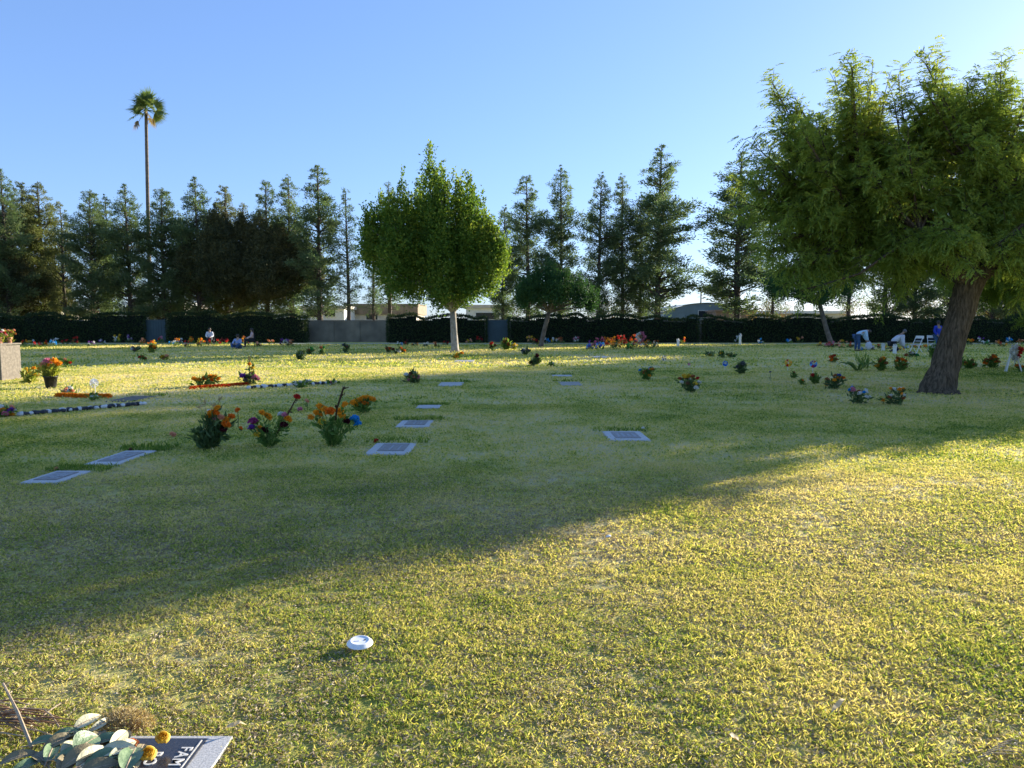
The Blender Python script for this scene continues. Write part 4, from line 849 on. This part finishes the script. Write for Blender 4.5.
# ---- stone block at left
A = ground(22, 380.5); Y0 = ground(2, 381).y; X = -13.75*Y0/20.0
X = ground(2, 381).x; D = ground(22, 379).y*0+.82; Hb = at(10, 345, Y0).z
o = thing('stone_pedestal', (X-.35, Y0, 0), 'upright tan stone pedestal with flowers on top at the left edge', 'monument')
c = Geo(); c.box((-.0, .12, Hb/2), (.7, .24, Hb)); c.build('front_slab', M['stone_tan'], o)
c = Geo(); c.box((-.0, .25+(D-.25)/2, Hb/2-.01), (.68, D-.25, Hb-.02)); c.build('rear_slab', M['stone_tan'], o)
c = Geo(); c.box((0, D/2, Hb+.02), (.74, D+.04, .04)); c.build('cap', M['stone_tan'], o)
for k, (dx, dy, cc, lab) in enumerate([(.2, .62, ['peach', 'rust', 'yellow'], 'pink and tan bouquet in a pale vase on the right of the stone pedestal'), (.22, .2, ['red', 'pink', 'white'], 'red and white bouquet on the stone pedestal at the photo edge')]):
    o = thing('vase_bouquet', (X-.35+dx, Y0+dy, Hb+.04), lab, 'flowers'); c = Geo(); c.tube([(0, 0, 0), (0, 0, .16)], [.05, .065], 10); c.build('vase', M['b_peach'], o)
    T = []
    for i in range(8):
        a = i*.8; p = Vector((math.cos(a)*.13, math.sin(a)*.13, random.uniform(.2, .36))); put_bloom(o, p, .045, cc[i % 3]); T.append(p)
    foliage(o, .3, .34, 40, 'stem_yellow', .1, T)
# ------------------------------------------------------------------ foreground things
# drinks lid
b = ground(360, 650); o = thing('cup_lid', (b.x, b.y, .033), 'white plastic cup lid lying on the sunny grass', 'lid', rz=.3); o.rotation_euler.x = R(5); o.scale = (1, 1, .75)
n = 40; a = np.arange(n)*2*math.pi/n; prof = [(.000, .017), (.030, .017), (.036, .0175), (.040, .021), (.044, .021), (.049, .017), (.053, .006), (.0595, .003), (.0605, 0), (.059, -.003), (.056, -.003)]
prof = prof[1:]; V = np.concatenate([np.stack([np.cos(a)*r, np.sin(a)*r, np.full(n, z)], 1) for r, z in prof]); m = len(prof)
c = Geo(); c.add(V, [[i*n+k, (i+1)*n+k, (i+1)*n+(k+1) % n, i*n+(k+1) % n] for i in range(m-1) for k in range(n)]); c.f.append((np.array([list(range(n))]), 0)); c.build('lid_shell', M['lid'], o, True)
c = Geo(); c.tube([(.022, 0, .0165), (.022, 0, .0185)], .005, 10); c.build('sip_hole', M['black'], o)
c = Geo(); c.box((-.012, .0, .0180), (.022, .006, .0025)); c.build('tab', M['lid'], o)
# litter
b = ground(608, 541); c = Geo(); n = 7
c.add([(-.018, -.01, .03), (.02, -.014, .035), (.022, .012, .04), (-.012, .016, .032), (0, 0, .045), (-.018, -.01, .026), (.02, -.014, .031)], [[0, 1, 4], [1, 2, 4], [2, 3, 4], [3, 0, 4]]); tag(c.build('paper_scrap', M['white'], None, loc=b), 'tiny white paper scrap at the edge of the shade', 'litter')
def leaf_obj(px, py, L_, W_, rz, label, mat='dryleaf', z=.034):
    b = ground(px, py); c = Geo(); n = 9; V = []; Fq = []
    for i in range(n):
        u = i/(n-1); wv = W_*math.sin(math.pi*min(1, u*1.02)**.85)*.5; zz = .012*math.sin(u*3.1)+.004*math.sin(u*11)
        V += [((u-.5)*L_, -wv, zz+wv*.35), ((u-.5)*L_, 0, zz), ((u-.5)*L_, wv, zz+wv*.25)]
    for i in range(n-1): Fq += [[3*i, 3*i+3, 3*i+4, 3*i+1], [3*i+1, 3*i+4, 3*i+5, 3*i+2]]
    c.add(V, Fq); c.tube([(-L_*.5-.015, 0, 0), (-L_*.4, 0, .004), (L_*.4, 0, .005)], [.0012, .0012, .0005], 4)
    o = c.build('fallen_leaf', M[mat], None, True, loc=b+Vector((0, 0, z))); o.rotation_euler = (.15, -.1, rz); return tag(o, label, 'leaf')
leaf_obj(838, 718, .13, .02, .75, 'slender pale dry leaf on the sunny grass at lower right', z=.048); leaf_obj(732, 748, .05, .028, 2.5, 'small curled tan leaf near the bottom edge'); leaf_obj(236, 736, .075, .028, .35, 'pale dry leaf lying beside the corner of the near marker', z=.035)
leaf_obj(560, 700, .03, .012, 1.1, 'tiny tan leaf fragment in the grass right of the cup lid'); leaf_obj(905, 640, .035, .012, 2.2, 'tiny tan leaf fragment in the sunny grass at right'); leaf_obj(470, 596, .035, .014, .2, 'tiny tan leaf fragment behind the cup lid')
b = ground(995, 762); c = Geo()
for k in range(5): c.tube([(-.08+.03*k, .02*k-.03, .035), (-.02+.03*k, .02*k-.02, .045), (.07+.02*k, .01*k-.01, .035)], [.0022, .002, .001], 5)
tag(c.build('twig', M['twig_pale'], None, loc=b), 'pale dry twigs in the grass at the lower right corner', 'twigs')
# near marker with lettering, long side along the view
x1 = ground(230, 745).x; xs = ground(207, 745).x; y1 = ground(200, 741).y; Wm = .44; Lm = .75
o = thing('grave_marker', (x1-Wm/2, y1-Lm/2, 0), 'dark grave marker with white capitals, partly under wilted flowers at lower left', 'grave marker', 'flat grave markers in the lawn')
c = Geo(); c.box((0, 0, .004), (Wm, Lm, .03)); c.build('granite_border', M['granite'], o)
wi = Wm-(x1-xs)-.03; cxm = (-Wm/2+.03+ -Wm/2+.03+wi)/2
c = Geo(); c.box((cxm, -.0, .0215), (wi, Lm-.05, .007)); c.build('plate', M['granite_dark'], o)
c = Geo(); e0 = cxm+wi/2
c.box((e0-.012, 0, .0265), (.004, Lm-.08, .003)); c.build('inlay_line', M['granite'], o)
def text(body, px, py, size, parent):
    cu = bpy.data.curves.new('lettering', 'FONT'); cu.body = body; cu.size = size; cu.extrude = .0015; cu.space_character = 1.12; cu.offset = .0006
    tmp = link('lettering', cu); dg = bpy.context.evaluated_depsgraph_get(); me = bpy.data.meshes.new_from_object(tmp.evaluated_get(dg)); bpy.data.objects.remove(tmp)
    me.materials.clear(); me.materials.append(M['letter']); P = ground(px, py)
    q = link('lettering', me, parent, (P.x-parent.location.x, P.y-parent.location.y, .0265)); q.rotation_euler.z = R(-90)
text('FAM', 183, 754, .056, o); text('BO', 153, 759, .056, o)
MK9 = o
# wilted bouquet
zb = .04; b = ground(95, 750); o = thing('wilted_bouquet', b+Vector((0, 0, .03)), 'wilted bouquet of leathery leaves, dried spray and yellow roses on the near marker', 'flowers')
def lp(px, py, z=0): P = ground(px, py); return Vector((P.x-b.x, P.y-b.y, z))
def bigleaf(px, py, L_, W_, rz, mat, z, tx=.2, ty=0):
    c = Geo(); n = 12; V = []; Fq = []; cu_ = random.uniform(.15, .5)
    for i in range(n):
        u = i/(n-1); wv = W_*.5*(math.sin(math.pi*u**.8))**.75; zz = cu_*L_*.35*math.sin(u*3.1)
        for q in (-1, -.5, 0, .5, 1): V.append(((u-.5)*L_, q*wv, zz+abs(q)*wv*.45))
    for i in range(n-1):
        for k in range(4): Fq.append([5*i+k, 5*i+k+5, 5*i+k+6, 5*i+k+1])
    c.add(V, Fq); ob = c.build('leaf', M[mat], o, True, loc=lp(px, py, z)); ob.rotation_euler = (tx, ty, rz)
    c = Geo(); c.tube([(-L_*.5-.02, 0, 0)]+[((u-.5)*L_, 0, cu_*L_*.35*math.sin(u*3.1)+.001) for u in np.linspace(0, .95, 8)], [.0025]*5+[.0015]*4, 5); c.build('midrib', M['twig_pale'], ob)
for L_ in [(87, 727, .10, .045, 1.1, 'magleaf_cream', .07, .5), (66, 738, .12, .04, .5, 'magleaf_green', .05, .1), (80, 741, .13, .045, .3, 'magleaf_brown', .05, -.2), (100, 733, .09, .025, 1.2, 'magleaf_cream', .08, .8),
           (72, 757, .09, .075, 1.4, 'magleaf_cream', .06, .4), (86, 755, .10, .085, 1.3, 'magleaf_green', .085, .5), (108, 748, .11, .055, .4, 'magleaf_green', .07, .1), (112, 760, .12, .05, .8, 'magleaf_brown', .06, .2),
           (122, 744, .09, .045, 2.2, 'magleaf_brown', .075, .3), (130, 768, .09, .045, 2.4, 'magleaf_cream', .06, .3), (118, 764, .11, .05, .3, 'magleaf_cream', .09, .5), (106, 770, .13, .06, .6, 'magleaf_green', .08, .2), (84, 778, .14, .07, .8, 'magleaf_brown', .07, .2), (130, 780, .14, .07, 1.8, 'magleaf_green', .08, .2),
           (100, 790, .12, .06, .5, 'magleaf_brown', .08, .2), (120, 775, .09, .04, 1.2, 'magleaf_cream', .085, .4), (140, 775, .08, .035, .9, 'magleaf_green', .065, .3),
           (60, 745, .12, .05, .9, 'magleaf_brown', .05, .3), (75, 765, .13, .06, .2, 'magleaf_green', .07, .3), (92, 768, .12, .06, 1.2, 'magleaf_cream', .08, .5), (104, 755, .11, .05, 2.6, 'magleaf_brown', .06, .1), (132, 764, .10, .05, .7, 'magleaf_green', .06, .3), (45, 742, .11, .04, .2, 'magleaf_green', .04, .2), (140, 752, .08, .03, 1.8, 'magleaf_brown', .05, .2), (20, 758, .12, .045, .5, 'magleaf_brown', .04, .2), (118, 750, .1, .045, 1.5, 'magleaf_cream', .085, .7), (66, 770, .12, .06, 1.8, 'magleaf_brown', .06, .3),
           (50, 754, .12, .045, 1.9, 'magleaf_green', .05, .3), (57, 765, .10, .03, 2.1, 'magleaf_cream', .06, .5), (124, 757, .08, .04, 1.0, 'magleaf_cream', .08, .6), (38, 760, .12, .05, 2.6, 'magleaf_brown', .04, .1), (98, 742, .1, .04, 2.0, 'magleaf_brown', .06, .2), (118, 768, .1, .06, 1.9, 'magleaf_green', .07, .2), (28, 768, .12, .05, 1.0, 'magleaf_green', .04, .1)]:
    bigleaf(L_[0]+2, L_[1]+(22 if L_[1] < 772 else 12), *L_[2:])
# yellow roses
def rose(px, py, r, z):
    c = Geo()
    for k in range(14):
        a0 = k*2.4; rr = r*(.25+.75*k/14); n = 6; V = []
        for i in range(n):
            th = a0+(i/(n-1)-.5)*1.5
            V += [(math.cos(th)*rr*.55, math.sin(th)*rr*.55, -r*.5), (math.cos(th)*rr*1.05, math.sin(th)*rr*1.05, r*.15), (math.cos(th)*rr*.78, math.sin(th)*rr*.78, r*(.85-.35*k/14))]
        Fq = []
        for i in range(n-1): Fq += [[3*i, 3*i+3, 3*i+4, 3*i+1], [3*i+1, 3*i+4, 3*i+5, 3*i+2]]
        c.add(V, Fq, 0, .2+.6*k/14)
    c.ball((0, 0, -.1*r), r*.55, 8, 6, 0, .05, .3)
    ob = c.build('rose', M['b_yellow_rose'], o, True, loc=lp(px, py, z)); ob.rotation_euler = (.7, .25, random.uniform(0, 3)); return ob
M['b_yellow_rose'] = leafmat('rose_petals', [(.62, .36, .04), (.75, .48, .06), (.8, .6, .16)], .25, tcol=(1, 1, .8), nscale=60)
rose(163, 757, .026, .04); rose(149, 786, .028, .08)
for q in ((135, 747, 'rust'), (131, 766, 'deeporange'), (134, 768, 'rust'), (100, 766, 'rust'), (104, 762, 'brown')): put_bloom(o, lp(q[0], q[1], .05), .022, q[2])
c = Geo(); cen = np.array(lp(126, 748, .045)); n = 1500; u = unit(RG.normal(size=(n, 3))); u[:, 2] = np.abs(u[:, 2])
P = cen+u*np.array([.105, .07, .062])*RG.uniform(.6, 1.02, (n, 1)); c.leaves(P, u+RG.normal(0, .8, (n, 3)), .016, .0045)
for k in range(70): d = np.array(u[k])*np.array([.105, .07, .062]); c.tube([cen+d*.1, cen+d*.6+RG.normal(0, .004, 3), cen+d], .0012, 3, cap=False)
c.build('dried_spray', M['driedspray'], o)
for k in range(34):
    c = Geo(); p0 = lp(random.uniform(-30, 20), random.uniform(712, 745), random.uniform(.0, .05)); d = Vector((random.uniform(.15, .28), random.uniform(-.10, .0), random.uniform(-.01, .03)))
    c.tube([p0, p0+d*.5+Vector((0, 0, .012)), p0+d], [.0035, .003, .0015], 5); c.build('stem', M['twig' if k % 3 else 'twig_pale'], o)
for (q0, q1, r) in (((5, 716), (33, 765), .006), ((30, 722), (12, 738), .0035), ((44, 728), (60, 743), .003), ((62, 722), (38, 736), .003)):
    c = Geo(); A = lp(*q0, .10 if r > .005 else .045); B = lp(*q1, .03); c.tube([A, (A+B)/2+Vector((.004, 0, .006)), B], [r*.7, r, r], 7, wob=.1); c.build('stem', M['twig_pale'], o)
# ------------------------------------------------------------------ folding chairs
def chair(px, py, rz, label, seatm='c_dark'):
    b = ground(px, py); o = thing('folding_chair', b, label, 'chair', 'white folding chairs', rz)
    c = Geo(); c.box((0, 0, .45), (.44, .42, .03)); c.build('seat', M['white'], o)
    c = Geo(); c.box((0, 0, .475), (.36, .34, .02)); c.build('cushion', M[seatm], o)
    for sx in (-.22, .22):
        c = Geo(); c.tube([(sx, -.24, 0), (sx, .0, .45), (sx, .24, .92)], .018, 8); c.build('frame_leg', M['white'], o)
        c = Geo(); c.tube([(sx*.88, .26, 0), (sx*.88, -.16, .45)], .018, 8); c.build('leg', M['white'], o)
    c = Geo(); c.box((0, .24, .84), (.46, .04, .17)); c.box((0, .165, .64), (.44, .025, .03)); c.build('backrest', M['white'], o)
    c = Geo(); c.box((0, .2, .73), (.36, .02, .1)); c.build('back_panel', M[seatm], o)
    return o
chair(916, 353, -1.2, 'open white folding chair facing left, left of the near trunk'); chair(932, 352, -.3, 'white folding chair half hidden by the near trunk and blue-clad person')
# ------------------------------------------------------------------ people
def skin_obj(name, verts, edges, radii, mat, parent, root=0, sub=2):
    me = bpy.data.meshes.new(name); me.from_pydata([tuple(v) for v in verts], edges, []); me.materials.append(mat)
    ob = link(name, me, parent); m = ob.modifiers.new('s', 'SKIN'); m.use_smooth_shade = True
    for i, r in enumerate(radii): me.skin_vertices[0].data[i].radius = (r, r) if not isinstance(r, tuple) else r
    me.skin_vertices[0].data[root].use_root = True; m2 = ob.modifiers.new('d', 'SUBSURF'); m2.levels = sub; m2.render_levels = sub
    bpy.context.view_layer.update(); dg = bpy.context.evaluated_depsgraph_get(); nm = bpy.data.meshes.new_from_object(ob.evaluated_get(dg)); ob.modifiers.clear(); ob.data = nm
    if not nm.materials: nm.materials.append(mat)
    return ob
def person(loc, rz, J, label, shirt, trousers, skin='skin', hair='hair', longhair=False, grow=.022):
    """J: joints in local metres, facing -y. keys pelvis chest neck head, sh/el/ha L R, hip/kn/an/to L R"""
    o = thing('person', loc, label, 'person', None, rz); V = []; E = []; Rd = []; ix = {}
    def v(k, p, r, par=None):
        ix[k] = len(V); V.append(Vector(p)); Rd.append(r)
        if par is not None: E.append((ix[par], ix[k]))
    v('pelvis', J['pelvis'], (.15, .12)); v('waist', (Vector(J['pelvis'])+Vector(J['chest']))/2, (.135, .11), 'pelvis'); v('chest', J['chest'], (.155, .12), 'waist'); v('neck', J['neck'], .055, 'chest')
    h = Vector(J['head']); v('skull', h-(h-Vector(J['neck']))*.3, .07, 'neck'); v('head', h, .088, 'skull'); v('crown', h+(h-Vector(J['neck'])).normalized()*.07, .07, 'head')
    for s_ in 'LR':
        v('sh'+s_, J['sh'+s_], .062, 'chest'); v('el'+s_, J['el'+s_], .043, 'sh'+s_); v('ha'+s_, J['ha'+s_], .03, 'el'+s_)
        d = (Vector(J['ha'+s_])-Vector(J['el'+s_])).normalized(); q = Vector(J['ha'+s_])+d*.06; v('pa'+s_, q, (.034, .018), 'ha'+s_)
        sd = d.cross(Vector((0, 1, 0.3))).normalized()
        for f in range(4): v('f%d%s' % (f, s_), q+d*(.065+.01*(f in (1, 2)))+sd*(f-1.5)*.02, .008, 'pa'+s_)
        v('th'+s_, Vector(J['ha'+s_])+d*.06+sd*-.05, .009, 'ha'+s_)
        v('hip'+s_, J['hip'+s_], .092, 'pelvis'); v('kn'+s_, J['kn'+s_], .06, 'hip'+s_); v('an'+s_, J['an'+s_], .04, 'kn'+s_)
        fd = Vector(J.get('foot', (0, -1, 0))); v('to'+s_, Vector(J['an'+s_])+fd*.16+Vector((0, 0, -.05)), .035, 'an'+s_)
    skin_obj('body', V, E, Rd, M[skin], o, ix['pelvis'])
    def sub(name, keys, grow, mat, root):
        k2 = [k for k in keys]; vs = [V[ix[k]] for k in k2]; m = {ix[k]: i for i, k in enumerate(k2)}
        es = [(m[a], m[b_]) for a, b_ in E if a in m and b_ in m]
        rs = [tuple(q+grow for q in (Rd[ix[k]] if isinstance(Rd[ix[k]], tuple) else (Rd[ix[k]],)*2)) for k in k2]
        skin_obj(name, vs, es, rs, mat, o, k2.index(root))
    sub('shirt', ['pelvis', 'waist', 'chest', 'shL', 'elL', 'haL', 'shR', 'elR', 'haR'], grow, M[shirt], 'chest')
    sub('trousers', ['pelvis', 'hipL', 'knL', 'anL', 'hipR', 'knR', 'anR'], .026, M[trousers], 'pelvis')
    fw = Vector(J.get('face', (0, -1, 0))).normalized(); up = (h-Vector(J['neck'])).normalized()
    c = Geo(); hc = h-fw*.018+up*.035; c.ball(hc, (.105, .105, .11), 12, 9, jit=.04)
    if longhair: c.ball(hc-fw*.05-up*.12, (.09, .06, .15), 10, 8, jit=.05)
    c.build('hair', M[hair], o, True)
    side = fw.cross(up).normalized()
    c = Geo(); c.ball(h+fw*.095-up*.01, (.014, .014, .02), 6, 5); c.build('nose', M[skin], o, True)
    for sg in (-1, 1):
        c = Geo(); c.ball(h+fw*.083+side*sg*.033+up*.012, .011, 6, 5); c.build('eye', M['black'], o)
        c = Geo(); c.ball(h+side*sg*.092, (.012, .02, .03), 6, 5); c.build('ear', M[skin], o, True)
    for s_ in 'LR':
        fd = Vector(J.get('foot', (0, -1, 0))); A_ = Vector(J['an'+s_]); c = Geo()
        c.tube([A_-fd*.07+Vector((0, 0, -.05)), A_+fd*.05+Vector((0, 0, -.045)), A_+fd*.19+Vector((0, 0, -.06))], [.045, .05, .035], 8); c.build('shoe', M['black'], o, True)
    return o
# bending person (bends towards +x in the picture), local frame facing +x
Jb = dict(pelvis=(-.05, 0, .90), chest=(.34, 0, 1.16), neck=(.52, 0, 1.20), head=(.66, 0, 1.13), shL=(.40, .17, 1.14), shR=(.40, -.17, 1.14), elL=(.46, .19, .86), elR=(.44, -.19, .86), haL=(.56, .12, .62), haR=(.55, -.12, .60),
          hipL=(-.05, .10, .86), hipR=(-.05, -.10, .86), knL=(-.02, .11, .48), knR=(.06, -.11, .47), anL=(-.05, .12, .08), anR=(.03, -.12, .08), foot=(1, 0, 0), face=(.55, 0, -.85))
b = ground(857, 351); person(b, 0, Jb, 'person in a pale blue shirt and jeans bending forward over a white bag', 'c_lblue', 'c_jeans', grow=.035)
bb = b+Vector((.62, -.1, 0)); o = thing('bag', bb, 'white plastic bag hanging from the bending person\'s hands', 'bag'); c = Geo(); c.ball((0, 0, .30), (.2, .13, .24), 12, 9, jit=.07); c.build('bag_body', M['c_white'], o, True)
c = Geo(); c.tube([(-.08, .05, .5), (-.04, .03, .6), (.05, .03, .6), (.1, .05, .5)], .012, 6); c.build('handle', M['c_white'], o)
Jk = dict(pelvis=(-.30, 0, .52), chest=(.12, 0, .88), neck=(.26, 0, 1.03), head=(.38, 0, 1.13), shL=(.14, .18, .88), shR=(.14, -.18, .88), elL=(.24, .20, .60), elR=(.20, -.22, .58), haL=(.36, .15, .36), haR=(.26, -.2, .32),
          hipL=(-.30, .11, .48), hipR=(-.30, -.11, .48), knL=(.02, .14, .26), knR=(-.02, -.14, .12), anL=(-.06, .14, .08), anR=(-.42, -.14, .10), foot=(1, 0, 0), face=(1, 0, -.6))
b = ground(897, 352); person(b, 0, Jk, 'crouching person in a loose whitish shirt, left of the folding chair', 'c_white', 'c_dark', 'skin_dark', 'hair_grey', grow=.055)
Jd = dict(Jk); b = ground(909, 350); 
Js = dict(pelvis=(0, 0, .92), chest=(0, 0, 1.30), neck=(0, 0, 1.48), head=(0, -.02, 1.60), shL=(.19, 0, 1.40), shR=(-.19, 0, 1.40), elL=(.25, 0, 1.12), elR=(-.25, 0, 1.12), haL=(.2, -.16, .95), haR=(-.2, -.16, .95),
          hipL=(.10, 0, .88), hipR=(-.10, 0, .88), knL=(.11, -.02, .49), knR=(-.11, -.02, .49), anL=(.12, 0, .08), anR=(-.12, 0, .08))
person(ground(937, 352), .3, Js, 'standing person in a royal blue hooded top half hidden by the near trunk', 'c_blue', 'c_jeans', 'skin_dark', 'hair')
# left people: seated upright in chairs / on the ground
Jt = dict(pelvis=(0, 0, .50), chest=(0, .03, .86), neck=(0, .02, 1.04), head=(0, -.01, 1.16), shL=(.18, .02, .95), shR=(-.18, .02, .95), elL=(.24, -.06, .70), elR=(-.24, -.06, .70), haL=(.12, -.30, .62), haR=(-.12, -.30, .62),
          hipL=(.10, -.02, .48), hipR=(-.10, -.02, .48), knL=(.13, -.42, .50), knR=(-.13, -.42, .50), anL=(.13, -.44, .08), anR=(-.13, -.44, .08))
b = ground(210, 345.5); person(b, .2, Jt, 'seated person with a white top showing under a dark jacket, left of the trio', 'c_white', 'c_dark')
def jacket(b, rz):
    pass
o = thing('camp_chair', b+Vector((0, .12, 0)), 'dark folding chair under the person in the white top', 'chair', None, .2)
c = Geo(); c.box((0, 0, .38), (.5, .45, .05)); c.build('seat', M['c_dark'], o); c = Geo(); c.box((0, .25, .68), (.5, .05, .5)); c.build('backrest', M['c_dark'], o)
for sx in (-.22, .22):
    for sy in (-.2, .22): c = Geo(); c.tube([(sx, sy, 0), (sx, sy, .37)], .018, 6); c.build('leg', M['black'], o)
Jg = dict(pelvis=(0, 0, .14), chest=(.03, -.05, .50), neck=(.04, -.07, .68), head=(.04, -.1, .80), shL=(.2, -.04, .58), shR=(-.16, -.04, .58), elL=(.28, -.18, .36), elR=(-.26, -.16, .36), haL=(.16, -.36, .34), haR=(-.12, -.36, .34),
          hipL=(.1, -.04, .14), hipR=(-.1, -.04, .14), knL=(.28, -.36, .34), knR=(-.28, -.36, .34), anL=(.1, -.5, .08), anR=(-.1, -.46, .08))
person(ground(238, 349), -.1, Jg, 'person in blue and white sitting on the grass with knees up, middle of the trio', 'c_bw', 'c_jeans')
b = ground(252, 347); Jr = dict(Jt); person(b, -1.2, Jt, 'seated woman in a pale pink top leaning toward a person on the grass', 'c_pink', 'c_dark', 'skin', 'hair', True)
o = copy_thing([q for q in bpy.data.objects if q.name == 'camp_chair'][0], b+Vector((-.1, .08, 0)), -1.2, 1.0, 'dark folding chair under the woman in the pink top')
bpy.context.view_layer.update()
